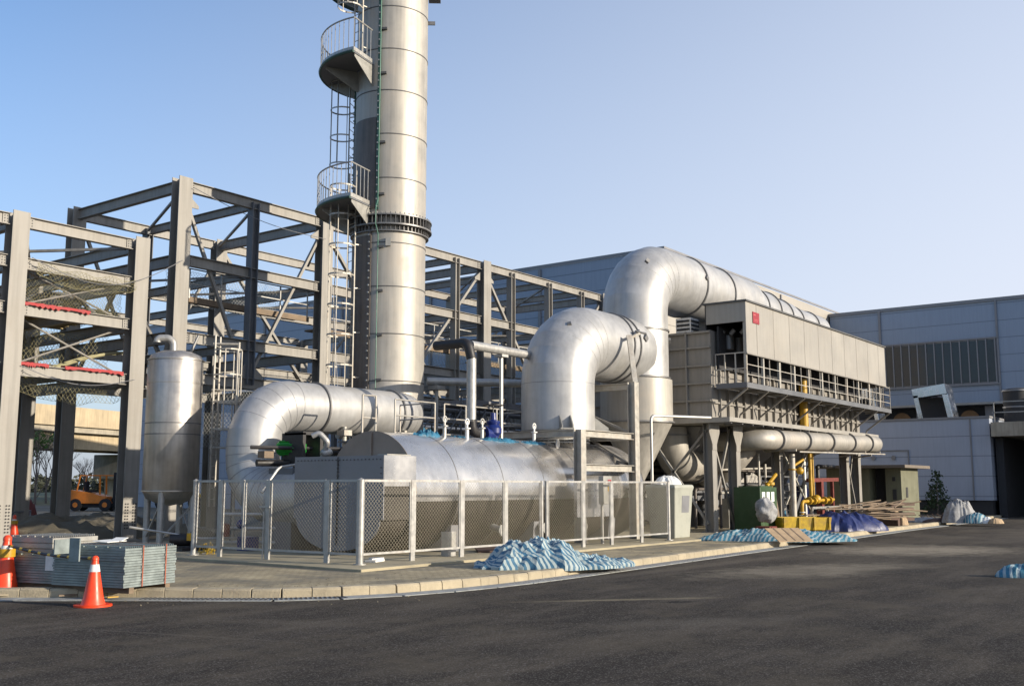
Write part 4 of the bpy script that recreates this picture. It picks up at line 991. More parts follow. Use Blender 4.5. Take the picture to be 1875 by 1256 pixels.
for dx, dy, q in ((-.8, -.78, 1), (.8, -.78, 1), (.9, .7, 1)):
    b = B(); u = V((dx, dy, 0)).normalized(); n = V((-u.y, u.x, 0)); c = V((AX, AY, 0))+u*1.1
    b.prism([c-n*.16+V((0, 0, 3.42)), c-n*.16+u*.45+V((0, 0, 3.42)), c-n*.16+u*.45+V((0, 0, 3.52)), c-n*.16+V((0, 0, 3.85))], n*.03)
    b.prism([c+n*.16+V((0, 0, 3.42)), c+n*.16+u*.45+V((0, 0, 3.42)), c+n*.16+u*.45+V((0, 0, 3.52)), c+n*.16+V((0, 0, 3.85))], n*.03)
    b.obox(c+u*.24+V((0, 0, 3.42)), u*.25, n*.2, (0, 0, .02)); b.make('support_lug', 'plate', da)
b = B()
def rivet_plate(p, d, s=.06): b.obox(p, *(lambda d_: (d_*.05, d_.orthogonal().normalized()*s, d_.cross(d_.orthogonal()).normalized()*s))(V(d).normalized()))
el = V((AX+1.46-math.cos(R(48))*(1.46+AR), AY-.35, AZ-1.46+math.sin(R(48))*(1.46+AR))); rivet_plate(el+V((.12, -.2, -.1)), (-.7, -.2, .7)); b.tube([(29.05, AY-AR-.1, AZ+.42), (29.7, AY-AR-.1, AZ+.42)], .04, 6)
rivet_plate(V((29.35, AY-AR-.02, AZ+.42)), (0, -1, 0), .07); rivet_plate(V((29.9, AY-AR+.02, AZ+.3)), (0, -1, 0), .09); b.each('bracket', 'flange', da)
# cyclone-like vertical duct
dbt = thing('exhaust_duct', 'tallest silver duct with a cone bottom, bending right over the filter house', 'duct', (BX, AY, 1))
BZ = 9.18
path = fillet([(BX, AY, 4.5), (BX, AY, BZ), (39.8, AY, BZ)], 1.5, 7)
b = B(); b.tube(path, AR, 60); b.make('duct_shell', 'duct', dbt, sharp=10.5)
b = B(); b.lathe([(AR-.02, 0), (.98, .9), (.98, 2.2), (.88, 2.9), (.88, 4.6), (.78, 5.2), (.78, 8.6)], (39.75, AY, BZ-.08), (1, 0, 0), 56); b.make('duct_taper', 'duct', dbt, sharp=20)
b = B(); b.lathe([(.22, 1.7), (.24, 1.95), (1.24, 3.92), (1.24, 5.35), (AR, 5.38), (AR, 5.4)], (BX, AY, 0), n=56); b.make('cone_hopper', 'stack', dbt, sharp=25)
b = B()
for i in range(2, len(path)-2): b.ring(path[i], (path[i+1]-path[i-1]).normalized(), AR-.03, AR+.004, .012, 60)
b.make('gore_seam', 'plate', dbt)
for z in (5.42, 7.05, 3.9):
    b = B(); b.ring((BX, AY, z), (0, 0, 1), AR-.01, AR+(.17 if z < 5 else .05), .05, 60); b.make('flange', 'flange', dbt)
for x, rr_, zz in ((34.6, AR, 0), (37.0, AR, 0), (40.65, .98, -.08), (41.95, .98, -.08), (43.5, .88, -.08), (45.0, .78, -.08), (46.9, .78, -.08)):
    b = B(); b.ring((x, AY, BZ+zz), (1, 0, 0), rr_-.03, rr_+.05, .06, 60); b.make('flange', 'flange', dbt)
b = B()
rivet_plate(V((BX+.72, AY-AR+.2, 6.75)), (.6, -.8, 0), .08); rivet_plate(V((BX+.72, AY-AR+.2, 5.1)), (.6, -.8, 0), .08); rivet_plate(V((BX-.72, AY-AR+.2, BZ+.15)), (-.4, -.8, .3), .07); rivet_plate(V((34.5, AY-AR-.01, BZ+.2)), (0, -1, 0), .07); b.each('bracket', 'flange', dbt)
b = B()
for x in (36.5, 41, 46): b.box(x-.15, x+.15, AY-.9, AY+.9, 7.2, BZ-.9)
b.each('saddle', 'filter', dbt)
# support table
tb = thing('support_frame', 'pale steel support table and posts under the fat bent duct', 'support frame', (24.9, 16.25, .165))
c1 = (24.95, 16.25); c2 = (28.0, 16.25)
for (x, y, h) in ((24.95, 16.25, 3.36), (28.0, 16.25, 4.95), (24.95, 19.75, 3.36), (28.0, 19.75, 4.95)):
    b = B(); b.hbeam((x, y, .165), (x, y, h), .26, .26, (0, 1, 0), .02); b.make('post', 'steel' if y > 17 else 'rail', tb)
for p, q in (((25.08, 16.25, 3.26), (27.87, 16.25, 3.26)), ((25.08, 19.75, 3.26), (27.87, 19.75, 3.26)), ((24.95, 16.38, 3.26), (24.95, 19.62, 3.26)), ((28.0, 16.38, 3.26), (28.0, 19.62, 3.26)), ((25.08, 16.25, 2.28), (27.87, 16.25, 2.28)), ((28, 16.38, 4.83), (28, 19.62, 4.83)), ((28.0, 16.38, 2.28), (28.0, 19.62, 2.28))):
    b = B(); b.hbeam(p, q, .18, .2, (0, 0, 1), .018); b.make('beam', 'rail', tb)
for p, q in (((28, 19.6, 4.7), (28, 16.4, 3.4)), ((28, 16.4, 2.4), (28, 19.6, 3.2)), ((28, 19.4, 4.1), (28.0, 16.4, 2.4))):
    b = B(); b.bar(p, q, .07); b.make('brace', 'steel', tb)
b = B(); b.bar((28.05, 16.2, 4.95), (28.4, 16.6, AZ+.2), .16, .07); b.bar((28.4, 16.6, AZ+.1), (29.35, 16.75, AZ+.4), .08); b.make('strut', 'rail', tb)
t = thing('bent_pipe', 'thin galvanised pipe bent like a hook in front of the cone hopper', 'pipe', (28.9, 16, .2))
b = B(); b.tube(fillet([(28.75, 16.05, 1.5), (28.75, 16.05, 3.95), (31.2, 15.2, 3.98)], .15), .045, 8); b.make('pipe', 'galv', t)

# ------------------------------------------------------------------ VERTICAL TANK
TXc, TYc, TR = 17.35, 24.65, .74
vt = thing('storage_tank', 'stainless steel vertical tank on pipe legs between the lit column and the duct elbow', 'tank', (TXc, TYc, .12))
b = B(); b.lathe([(0, 1.22), (TR*.5, 1.3), (TR*.85, 1.42), (TR, 1.62), (TR, 5.2), (TR*.9, 5.34), (TR*.55, 5.45), (0, 5.5)], (TXc, TYc, 0), n=48); b.make('tank_shell', 'tank', vt, sharp=50)
for z in (1.62, 3.15, 3.45, 4.55, 5.2):
    b = B(); b.ring((TXc, TYc, z), (0, 0, 1), TR-.01, TR+(.02 if z in (5.2, 1.62) else .006), .03, 48); b.make('band', 'flange' if z in (3.15, 3.45) else 'tank', vt)
for a in (215, 300, 30, 120):
    p = V((TXc+(TR-.1)*math.cos(R(a)), TYc+(TR-.1)*math.sin(R(a)), 0)); b = B(); b.tube([p+V((0, 0, .12)), p+V((0, 0, 1.75))], .09, 12); b.lathe([(.17, .12), (.17, .15)], p, n=12); b.make('leg', 'galv', vt)
b = B()
for a, c_ in ((215, 300), (300, 30), (120, 215)):
    p = V((TXc+.68*math.cos(R(a)), TYc+.68*math.sin(R(a)), .3)); q = V((TXc+.68*math.cos(R(c_)), TYc+.68*math.sin(R(c_)), 1.3)); b.bar(p, q, .04)
b.each('leg_brace', 'galv', vt)
b = B(); b.tube(fillet([(TXc-.1, TYc, 5.4), (TXc-.1, TYc, 5.82), (TXc-.42, TYc+.3, 5.82), (TXc-.42, TYc+.3, 5.7)], [.2, .1]), .1, 12); b.make('vent_pipe', 'galv', vt)
b = B(); b.tube([(TXc+.3, TYc-.2, 5.4), (TXc+.5, TYc-.3, 5.95)], .04, 6); b.make('lift_lug', 'flange', vt)
# caged ladder
lt = thing('caged_ladder', 'access ladder with hoops and landing rails standing against the stainless tank', 'ladder', (18.1, 23.9, .12))
lc = V((18.05, 23.75, 0)); ld_ = V((.55, -.83, 0)).normalized(); ln = V((-ld_.y, ld_.x, 0))
b = B()
for k in (-.2, .2): b.bar(lc+ln*k+V((0, 0, 1.2)), lc+ln*k+V((0, 0, 5.9)), .04)
b.each('stile', 'rail', lt)
b = B(); z = 1.4
while z < 5.8: b.tube([lc-ln*.2+V((0, 0, z)), lc+ln*.2+V((0, 0, z))], .013, 5); z += .3
b.make('rung', 'rail', lt)
b = B()
for z in (3.3, 4.05, 4.8, 5.5):
    pts = [lc+ln*.2+V((0, 0, z))]+[lc+ld_*(.35+.33*math.sin(R(a)))+ln*(.36*math.cos(R(a)))+V((0, 0, z)) for a in range(-20, 201, 22)]+[lc-ln*.2+V((0, 0, z))]
    for i in range(len(pts)-1): b.bar(pts[i], pts[i+1], .01, .04)
for a in (0, 60, 120, 180): p = lc+ld_*(.35+.33*math.sin(R(a)))+ln*(.36*math.cos(R(a))); b.bar(p+V((0, 0, 3.3)), p+V((0, 0, 5.5)), .025)
b.make('safety_cage', 'rail', lt)
for i, (x, y) in enumerate(((18.55, 23.45), (19.0, 24.1))):
    b = B(); b.tube([(x, y, .12), (x, y, 5.75)], .035, 8); b.make('tower_post', 'rail' if i == 0 else 'darksteel', lt)
b = B()
for z in (2.8, 4.4, 5.7): b.tube([(18.05, 23.95, z), (18.55, 23.45, z), (19.0, 24.1, z)], .03, 6)
b.make('tower_rail', 'rail', lt)

# ------------------------------------------------------------------ SCAFFOLD and PIPE RACK between chimney and fat duct
sc = thing('scaffold', 'dense tube scaffolding and braces under the level pipes, right of the chimney', 'scaffolding', (28, 24.5, .165))
for x in (26.2, 27.6, 29.0, 30.4, 31.8, 33.2, 34.6):
    for y in (24.0, 25.4):
        b = B(); b.tube([(x, y, .165), (x, y, 5.1 if (x*10) % 28 < 14 else 4.6)], .035, 6); b.make('standard', 'darksteel', sc)
b = B()
for z in (1.2, 2.4, 3.2, 4.0, 4.7):
    for y in (24.0, 25.4): b.tube([(26, y, z), (34.8, y, z)], .03, 6)
b.make('ledger', 'darksteel', sc)
b = B()
for i in range(6):
    x = 26.2+1.4*i
    for z in (1.2, 2.9): b.tube([(x, 23.95, z), (x+1.4, 23.95, z+1.6)], .028, 5); b.tube([(x+1.4, 24.05, z), (x, 24.05, z+1.6)], .028, 5)
b.make('brace', 'darksteel', sc)
b = B(); b.box(26.2, 34.6, 24.2, 25.2, 4.04, 4.08); b.box(29.5, 34.6, 24.0, 25.4, 4.72, 4.9); b.make('board', 'header', sc)
pr_ = thing('pipe_rack', 'rack of level pipes behind the scaffolding', 'pipe rack', (30, 26.9, .165))
for k, (z, rr, m_) in enumerate(((3.5, .12, 'galv'), (3.95, .17, 'tank'), (4.35, .1, 'galv'), (2.9, .16, 'blackpipe'), (2.3, .12, 'galv'), (4.8, .13, 'darksteel'))):
    b = B(); b.tube([(25.4, 26.6+.1*k, z), (44.5, 26.6+.1*k, z)], rr, 10); b.make('pipe', m_, pr_)
for x in (26, 29.3, 32.6, 35.9, 39.2, 42.5):
    b = B(); b.bar((x, 27.4, .11), (x, 27.4, 5.2), .16); b.bar((x, 26.3, 5.0), (x, 27.5, 5.0), .12); b.make('stanchion', 'darksteel', pr_)
b = B()
for x in (26, 29.3, 32.6, 35.9, 39.2): b.bar((x, 27.3, 1.0), (x+3.3, 27.3, 4.9), .07); b.bar((x+3.3, 27.35, 1.0), (x, 27.35, 4.9), .07)
b.make('brace', 'darksteel', pr_)
# ------------------------------------------------------------------ FILTER HOUSE
FX0, FX1, FY0, FY1, FZ0, FZ1 = 33.15, 48.6, 16.08, 22.5, 4.12, 7.2
fh = thing('filter_house', 'long raised beige filter unit on steel legs with a walkway along its side', 'filter unit', (33.2, 16.1, .165))
b = B(); b.box(FX0, FX1, FY0, FY1, FZ0, FZ1); b.make('casing', 'filter', fh)
b = B()   # ribs on the sunny side and the near end
x = FX0+.55
while x < FX1-.1:
    b.box(x-.03, x+.03, FY0-.1, FY0-.002, FZ0+.02, 5.16); b.box(x-.03, x+.03, FY0-.1, FY0-.002, 5.36, FZ1-.02); x += .68
b.box(FX0, FX1, FY0-.07, FY0-.003, 4.62, 4.68); b.make('rib', 'filter', fh)
b = B()
for z in (4.72, 5.33, 5.95, 6.6, 7.14): b.box(FX0-.1, FX0-.002, FY0, FY1, z-.03, z+.03)
for y in (17.0, 18.6, 20.2, 21.6): b.box(FX0-.12, FX0-.003, y-.03, y+.03, FZ0, FZ1)
b.make('rib', 'filter', fh)
b = B(); b.box(FX0-.25, FX1+.2, FY0-.75, FY0-.0, 4.0, 4.06); b.box(FX0-.26, FX1+.2, FY0-.79, FY0-.751, 3.95, 4.1); b.box(FX0-.3, FX0-.26, FY0-.79, FY1, 3.93, 4.1); b.box(FX0-.25, FX1, FY0, FY1, 3.93, 4.11); lg = b.make('base_ledge', 'penthouse', fh)
b = B()
x = FX0
while x < FX1: b.box(x, x+.08, FY0-.7, FY0-.05, 3.9, 3.99); x += .9
b.each('ledge_beam', 'header', lg)
# walkway
WZ, WY = 5.24, 14.85
wk = None
b = B(); b.box(33.35, 49.35, WY, FY0-.11, WZ-.05, WZ); b.box(33.33, 49.37, WY-.03, WY-.002, WZ-.12, WZ+.06); b.box(33.3, 33.345, WY-.03, FY0-.11, WZ-.12, WZ+.06); wk = b.make('walkway', 'darksteel', fh)
b = B(); x = 33.45
while x < 49.4:
    b.bar((x, WY+.02, WZ-.13), (x, FY0-.12, 4.32), .06); b.bar((x, FY0-.12, 4.32), (x, FY0-.1, 4.2), .05); b.bar((x, WY, WZ-.09), (x, FY0-.1, WZ-.09), .07, .07); x += 1.75
b.each('bracket', 'filter', wk)
rl = B(); x = 33.4; xs = []
while x <= 49.4: xs.append(x); x += 1.0
b = B()
for x in xs: b.bar((x, WY+.02, WZ), (x, WY+.02, WZ+1.06), .03)
for z in (.35, .7, 1.06): b.bar((33.4, WY+.02, WZ+z), (49.35, WY+.02, WZ+z), .026)
for y in (15.25, 15.65, 16.0): b.bar((33.36, y, WZ), (33.36, y, WZ+1.1), .04); b.bar((49.35, y, WZ), (49.35, y, WZ+1.06), .04)
for z in (.55, 1.1): b.bar((33.36, WY, WZ+z), (33.36, 16.0, WZ+z), .035); b.bar((49.35, WY, WZ+z), (49.35, 16.0, WZ+z), .035)
b.make('railing', 'rail', wk)
# penthouse: sheet hood hanging over the walkway
PX0, PX1, PZ0, PZ1 = 33.3, 48.65, 6.28, 8.12
ph = None
b = B(); b.box(PX0, PX1, WY-.06, WY, PZ0, PZ1); b.box(PX0, PX0+.05, WY+.001, 16.3, 7.42, PZ1); b.box(PX1-.05, PX1, WY+.001, 16.3, PZ0, PZ1)
ph = b.make('hood', 'penthouse', fh)
b = B(); b.box(PX0-.06, PX1+.06, WY-.12, 16.4, PZ1+.001, PZ1+.06); b.make('hood_roof', 'seam', ph)
b = B(); b.box(PX0+.1, PX1-.1, 16.35, 16.39, FZ1, PZ1); b.box(PX0+.15, PX1, 15.9, 15.96, 5.85, 7.35); b.make('hood_back_and_shade', 'darkgap', ph)  # back wall, plus a dark strip that lengthens the hood's shadow on the casing
b = B(); x = PX0+.12
while x < PX1: b.box(x-.05, x+.05, WY+.005, WY+.09, WZ, PZ1-.02); x += 1.45
b.each('hood_post', 'rail', ph)
b = B(); x = PX0+.9
while x < PX1: b.box(x-.015, x+.015, WY-.066, WY-.0601, PZ0, PZ1); x += 1.5
b.box(PX0, PX1, WY-.075, WY-.061, PZ0, PZ0+.05); b.make('panel_joint', 'filter', ph)
# pulse valves in the open end
b = B()
for y in (15.1, 15.5, 15.9):
    b.tube([(33.9, y, 7.25), (33.9, y+.15, 7.1)], .08, 8)
for i in range(18): b.lathe([(.17, 0), (.17, .5)], (34.2+i*.8, 15.85, 6.6), n=10)
b.each('pulse_valve', 'flange', ph)
# red sign
b = B(); b.box(33.85, 34.4, WY-.085, WY-.0665, 7.42, 7.82); sg = b.make('sign', 'redsign', ph)
b = B()   # faded pale bands, too worn to read
b.box(33.9, 34.1, WY-.0875, WY-.0855, 7.70, 7.74); b.box(33.92, 34.3, WY-.0875, WY-.0855, 7.54, 7.56); b.box(34.28, 34.30, WY-.0875, WY-.0855, 7.58, 7.70); b.box(33.95, 34.25, WY-.0875, WY-.0855, 7.49, 7.505); b.make('faded_marking', 'redsign_pale', sg)
# roof vents of the casing beside the tall duct
b = B(); b.box(33.3, 33.9, 16.9, 17.5, FZ1, FZ1+.55); vb = b.make('roof_vent', 'conewhite', fh)
b = B()
for z in (.1, .25, .4): b.box(33.27, 33.299, 16.95, 17.45, FZ1+z, FZ1+z+.07); b.box(33.3, 33.9, 16.87, 16.899, FZ1+z, FZ1+z+.07)
b.make('louvre', 'darkgap', vb)
# legs with haunches
for i, (x, y) in enumerate(((33.35, 16.3), (35.3, 16.3), (39.25, 16.3), (46.9, 16.3), (48.5, 16.3), (33.35, 21.9), (39.25, 21.9), (46.9, 21.9), (43, 21.9))):
    b = B(); b.hbeam((x, y, .165), (x, y, 3.92), .34, .34, (0, 1, 0), .022); b.prism([(x-.17, y-.168, 3.2), (x-.17, y-.168, 3.0), (x+.17, y-.168, 3.0), (x+.17, y-.168, 3.2), (x+.4, y-.168, 3.6), (x+.4, y-.168, 3.92), (x-.4, y-.168, 3.92), (x-.4, y-.168, 3.6)], (0, -.02, 0)); b.box(x-.28, x+.28, y-.28, y+.28, .165, .2); b.make('leg', 'steel' if i else 'steel', fh)
def br(p, q, w_=.085, m='steel'): b = B(); b.bar(p, q, w_); b.make('brace', m, fh)
br((33.3, 18.9, 3.9), (33.3, 16.4, .45), .08, 'galv'); br((33.3, 16.4, 3.7), (33.3, 19.4, .4), .08)
br((33.45, 16.35, 3.8), (35.2, 16.35, .5), .08); br((35.2, 16.4, 3.8), (33.45, 16.4, .5), .08)
br((39.4, 16.3, 3.5), (43.0, 16.3, .4), .06, 'rail'); br((43.0, 16.35, 3.5), (39.4, 16.35, .4), .06, 'rail')
br((46.95, 16.3, 3.7), (48.4, 16.3, .4), .07); br((48.4, 16.35, 3.7), (46.95, 16.35, .4), .07)
# hoppers below the casing
for x in (36.5, 41.2, 45.9):
    b = B(); c = V((x, 19.3, 0)); vs = [(x-2.2, 17.1, 3.9), (x+2.2, 17.1, 3.9), (x+2.2, 21.5, 3.9), (x-2.2, 21.5, 3.9), (x-.35, 18.9, 2.0), (x+.35, 18.9, 2.0), (x+.35, 19.6, 2.0), (x-.35, 19.6, 2.0)]
    b.add(vs, [(3, 2, 1, 0), (4, 5, 6, 7), (0, 1, 5, 4), (1, 2, 6, 5), (2, 3, 7, 6), (3, 0, 4, 7)]); b.make('hopper', 'header', fh)
# big inlet elbows under the casing
ie = thing('inlet_duct', 'round brown duct elbows hanging in the shade under the near end of the filter unit', 'duct', (35, 18.2, 2))
b = B(); b.tube(fillet([(34.2, 18.3, 3.9), (34.2, 18.3, 2.55), (36.8, 18.3, 2.55)], 1.0, 7), .62, 28); b.make('duct_elbow', 'stack', ie, sharp=60)
b = B(); b.tube(fillet([(37.3, 16.9, 3.3), (36.4, 17.3, 2.35), (38.6, 19.5, 2.35)], .8, 6), .62, 28); b.make('duct_elbow', 'stack', ie, sharp=60)
b = B(); b.ring((34.2, 18.3, 3.6), (0, 0, 1), .61, .7, .06, 28); b.ring((36.0, 18.3, 2.55), (1, 0, 0), .61, .7, .06, 28); b.each('flange', 'flange', ie)
# blower / louvred cabinet seen through the first legs
bl = thing('blower_unit', 'pale louvred blower cabinet standing behind the first two filter legs', 'blower', (36, 19.8, .165))
b = B(); b.box(33.9, 37.4, 19.6, 21.4, .5, 2.9); b.make('cabinet', 'plate', bl, bevel=.02)
b = B()
for i in range(9): z = .75+i*.24; b.box(33.86, 33.899, 19.7, 21.3, z, z+.1); b.box(34.0, 37.3, 19.56, 19.599, z, z+.1)
b.make('louvre', 'darkgap', bl)
b = B()
for x in (34.1, 37.1):
    for y in (19.8, 21.2): b.box(x-.1, x+.1, y-.1, y+.1, .165, .5)
b.each('foot', 'darksteel', bl)
hu = thing('screw_conveyor', 'drum shaped trolley with small pale feet under the first filter leg', 'machine', (33.5, 18, .2))
b = B(); b.lathe([(.0, 0), (.42, .06), (.42, 1.3), (0, 1.36)], (32.6, 18.4, .95), (.9, -.4, 0), 24); b.make('drum', 'galv', hu)
b = B()
for q in ((32.75, 18.1), (33.6, 17.75)): b.box(q[0]-.05, q[0]+.05, q[1]-.05, q[1]+.05, .165, .62)
b.each('foot', 'conewhite', hu)
b = B(); b.bar((32.5, 18.25, .6), (33.9, 17.65, .6), .1); b.make('frame', 'blackpipe', hu)
# level grey collector pipe
cp_ = thing('collector_pipe', 'grey level collector pipe hung below the filter walkway, running to the right', 'pipe', (35.5, 15.4, 3.5))
b = B(); b.tube(fillet([(36.2, 18.5, 3.35), (36.0, 15.55, 3.45), (48.3, 15.35, 3.66)], .7, 7), .37, 28); b.sphere((48.3, 15.35, 3.66), .37, 20); b.make('pipe', 'stack', cp_)
b = B()
for x in (37.2, 39.8, 42.3, 44.8, 47.0): b.ring((x, 15.52-.016*(x-37), 3.47+.018*(x-37)), (1, -.01, .017), .36, .43, .05, 28)
b.each('flange', 'flange', cp_)
b = B()
for x in (38, 42, 46, 48): b.bar((x, 15.4, 3.15), (x, 16.2, 3.05), .07); b.bar((x, 15.0, 3.1+.018*(x-38)), (x, 16.3, 3.1+.018*(x-38)), .08, .08)
b.bar((38.3, 15.0, 3.05), (48.5, 14.95, 3.2), .05); b.each('hanger', 'rail', cp_)
# yellow gas line
gp = thing('gas_pipe', 'bright yellow gas pipe dropping from the walkway to a low yellow manifold', 'pipe', (40.6, 15.3, .165))
b = B(); b.tube([(41.1, 15.85, 3.95), (41.1, 15.85, 5.0)], .17, 14); b.tube([(41.1, 15.85, 5.0), (41.1, 15.85, 6.1)], .17, 14); b.tube([(41.55, 15.85, 4.0), (41.55, 15.85, 1.25)], .075, 12); b.tube([(41.85, 15.85, 3.2), (41.85, 15.85, 1.25)], .04, 10); b.each('riser', 'yellow', gp)
b = B(); b.tube(fillet([(39.9, 15.6, .35), (39.9, 15.6, 1.15), (43.4, 15.6, 1.2)], .18), .065, 10)
for x in (40.6, 41.1, 42.3, 42.9): b.ring((x, 15.6, 1.17), (1, 0, 0), .07, .16, .07, 12)
b.sphere((41.6, 15.65, 1.22), .19, 12); b.make('manifold', 'yellow', gp)
b = B(); b.bar((40.4, 15.4, .9), (43.6, 15.4, .9), .09)
for x in (40.4, 42.1, 43.6): b.bar((x, 15.4, .165), (x, 15.4, .9), .09)
b.make('stand', 'galv', gp)
b = B()
for z in (.5, .62, .74): b.ring((39.9, 15.6, z), (0, 0, 1), .05, .12, .04, 10)
b.make('valve_bonnet', 'conewhite', gp)
vp = thing('white_pipe', 'tall slim pale pipe standing against the third filter leg', 'pipe', (39.6, 15.8, .165))
b = B(); b.tube([(39.4, 15.75, .165), (39.4, 15.75, 3.0)], .12, 12); b.make('pipe', 'rail', vp)
b = B(); b.ring((39.4, 15.75, 2.4), (0, 0, 1), .11, .16, .05, 12); b.sphere((39.8, 15.6, 2.35), .15, 10); b.tube([(39.4, 15.75, 2.5), (40.2, 15.6, 2.8)], .05, 8); b.make('valve', 'yellow', vp)
b = B(); b.tube([(37.7, 16.4, 3.0), (37.7, 16.4, .2)], .045, 8); b.tube([(38.3, 16.4, 2.6), (38.3, 16.4, .2)], .045, 8); b.tube([(35.6, 17.0, 2.35), (38.8, 16.4, 2.45)], .04, 8); b.tube([(35.6, 17.0, 1.5), (38.8, 16.4, 1.6)], .04, 8); tag(b.make('pipe_rail', 'rail'), 'thin rusty pipe railing between the second and third filter legs', 'railing')
t = thing('gas_valve', 'orange gas regulator on a white stand between the second and third filter legs', 'valve', (38, 16.1, .165))
b = B(); b.lathe([(0, 0), (.2, .02), (.2, .12), (.1, .2), (.1, .4), (.18, .45), (.18, .55), (0, .57)], (38.0, 16.1, 1.35), n=14); b.tube([(37.7, 16.1, 1.75), (38.6, 16.1, 2.2)], .07, 8); b.make('regulator', 'yellow', t)
b = B(); b.box(37.85, 38.15, 16.0, 16.2, .165, 1.34); b.make('stand', 'plate', t)
# stair with red platform at the far end
stt = thing('steel_stair', 'dark steel stair with pale treads behind the last filter legs', 'stair', (44.8, 19, .165))
b = B(); b.bar((43.8, 17.6, .2), (46.9, 17.6, 3.6), .06, .22); b.bar((43.8, 18.5, .2), (46.9, 18.5, 3.6), .06, .22); b.each('stringer', 'darksteel', stt)
b = B()
for i in range(12): b.box(43.9+i*.26, 44.15+i*.26, 17.64, 18.46, .4+i*.28, .43+i*.28)
b.each('tread', 'conewhite', stt)
t = thing('red_stand', 'red painted pipe stand with a top bar between the last filter legs', 'stand', (44.8, 16.5, .165))
b = B(); b.bar((43.0, 16.5, 2.0), (46.4, 16.5, 2.05), .2, .16); b.bar((44.3, 16.5, .165), (44.3, 16.5, 1.95), .26); b.bar((45.8, 16.5, .165), (45.8, 16.5, 1.95), .12); b.make('frame', 'redpaint', t)
t = thing('blue_pump', 'blue conical pump housing behind the yellow manifold', 'pump', (40.3, 17, .165))
b = B(); b.lathe([(.42, .0), (.45, .25), (.3, 1.0), (.16, 1.8), (.1, 1.95), (0, 1.97)], (40.4, 16.9, .165), n=16); b.make('housing', 'aquatarp', t)
b = B(); b.box(39.8, 41.0, 16.5, 17.4, .165, .5); b.make('base', 'bluevalve', t)
# machinery mass behind: dark press-like units
t = thing('ash_conveyor', 'dark trough conveyor running in the shade beneath the filter hoppers', 'conveyor', (36, 19.2, .165))
b = B(); b.prism([(35.2, 18.7, 1.2), (35.2, 19.8, 1.2), (35.2, 19.7, 1.9), (35.2, 18.8, 1.9)], (12.6, 0, 0)); b.make('trough', 'darksteel', t)
for x in (37.8, 40.5, 43.5, 47): b = B(); b.bar((x, 19.25, .165), (x, 19.25, 1.2), .2); b.make('support_post', 'darksteel', t)
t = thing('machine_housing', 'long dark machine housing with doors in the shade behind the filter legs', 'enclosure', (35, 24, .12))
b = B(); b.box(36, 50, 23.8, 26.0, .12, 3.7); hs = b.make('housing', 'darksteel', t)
b = B()
for x in (36.3, 38.6, 41, 43.4, 45.8): b.box(x, x+1.9, 23.74, 23.797, .4, 3.3)
b.each('door', 'header', t)
b = B()
for x in (38.0, 40.3, 42.7, 45.1): b.box(x, x+.06, 23.68, 23.738, 1.4, 1.9)
b.each('door_handle', 'galv', t)

sk = thing('pump_skid', 'crowded skid of dark pumps, tanks and pipes in the shade under the filter unit', 'pump skid', (38, 17.5, .165)); random.seed(33)
for k in range(9):
    x, y = rnd(35.6, 46.5), rnd(17.2, 20.5); h = rnd(.7, 1.9); r_ = rnd(.18, .42); b = B()
    b.lathe([(r_*1.1, 0), (r_*1.1, .05), (r_, .06), (r_, h), (r_*.6, h+.12), (0, h+.14)], (x, y, .165), n=16); b.make('drum', random.choice(['darksteel', 'header', 'galv', 'blackpipe', 'bluevalve']), sk)
for k in range(16):
    x, y, z = rnd(35.4, 47.5), rnd(16.9, 19.5), rnd(.7, 3.4); L_ = rnd(1, 4); b = B()
    b.tube(fillet([(x, y, .2), (x, y, z), (x+L_, y+rnd(-.2, .2), z)], .12, 4), rnd(.035, .09), 8); b.make('pipe', random.choice(['rail', 'galv', 'blackpipe', 'darksteel', 'cladding']), sk)
for k in range(7):
    x, y = rnd(35.5, 47), rnd(17, 19.5); w_, d_, h = rnd(.3, .8), rnd(.3, .6), rnd(.5, 1.5); b = B(); b.box(x, x+w_, y, y+d_, .165, .165+h); b.box(x+.05, x+w_-.05, y-.012, y-.001, .25, h); b.make('equipment_box', random.choice(['plate', 'darksteel', 'header', 'greenbox']), sk, bevel=.02)
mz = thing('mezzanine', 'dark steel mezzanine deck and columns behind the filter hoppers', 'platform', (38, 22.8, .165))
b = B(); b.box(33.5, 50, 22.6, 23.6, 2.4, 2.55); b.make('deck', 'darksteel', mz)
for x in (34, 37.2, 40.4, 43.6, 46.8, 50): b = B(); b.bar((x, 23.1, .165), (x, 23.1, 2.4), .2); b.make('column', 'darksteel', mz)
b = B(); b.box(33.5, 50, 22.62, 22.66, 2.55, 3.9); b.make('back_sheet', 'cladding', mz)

# ------------------------------------------------------------------ CHAIN LINK FENCE
fe = thing('chain_link_fence', 'pale galvanised chain link fence with a round corner post in front of the vessel', 'fence', (15.4, 15.4, .12))
FH = 1.72; Zf = .165
def fy(x): return 15.4-.4*(x-15.4)/12.4
def fx(y): return 15.4-.15*(y-15.4)/5
FPX = [aY(px, 950, fy(aY(px, 950, 15.25).x)).x for px in (755, 845, 925, 992, 1001, 1068, 1120, 1175, 1225)]
FPY = [aX(px, 950, 15.33).y for px in (597, 492, 408, 362)]
def fpost(x, y, r=.0, w_=(.11, .05)):
    b = B()
    if r: b.tube([(x, y, .12), (x, y, Zf+FH-.02)], r, 16); b.lathe([(r+.01, 0), (r+.01, .02), (0, .06)], (x, y, Zf+FH-.02), n=16); b.lathe([(.13, 0), (.13, .02)], (x, y, Zf), n=16)
    else: b.box(x-w_[0]/2, x+w_[0]/2, y-w_[1]/2, y+w_[1]/2, .12, Zf+FH)
    return b.make('post', 'galv', fe)
fpost(15.4, 15.4, .075)
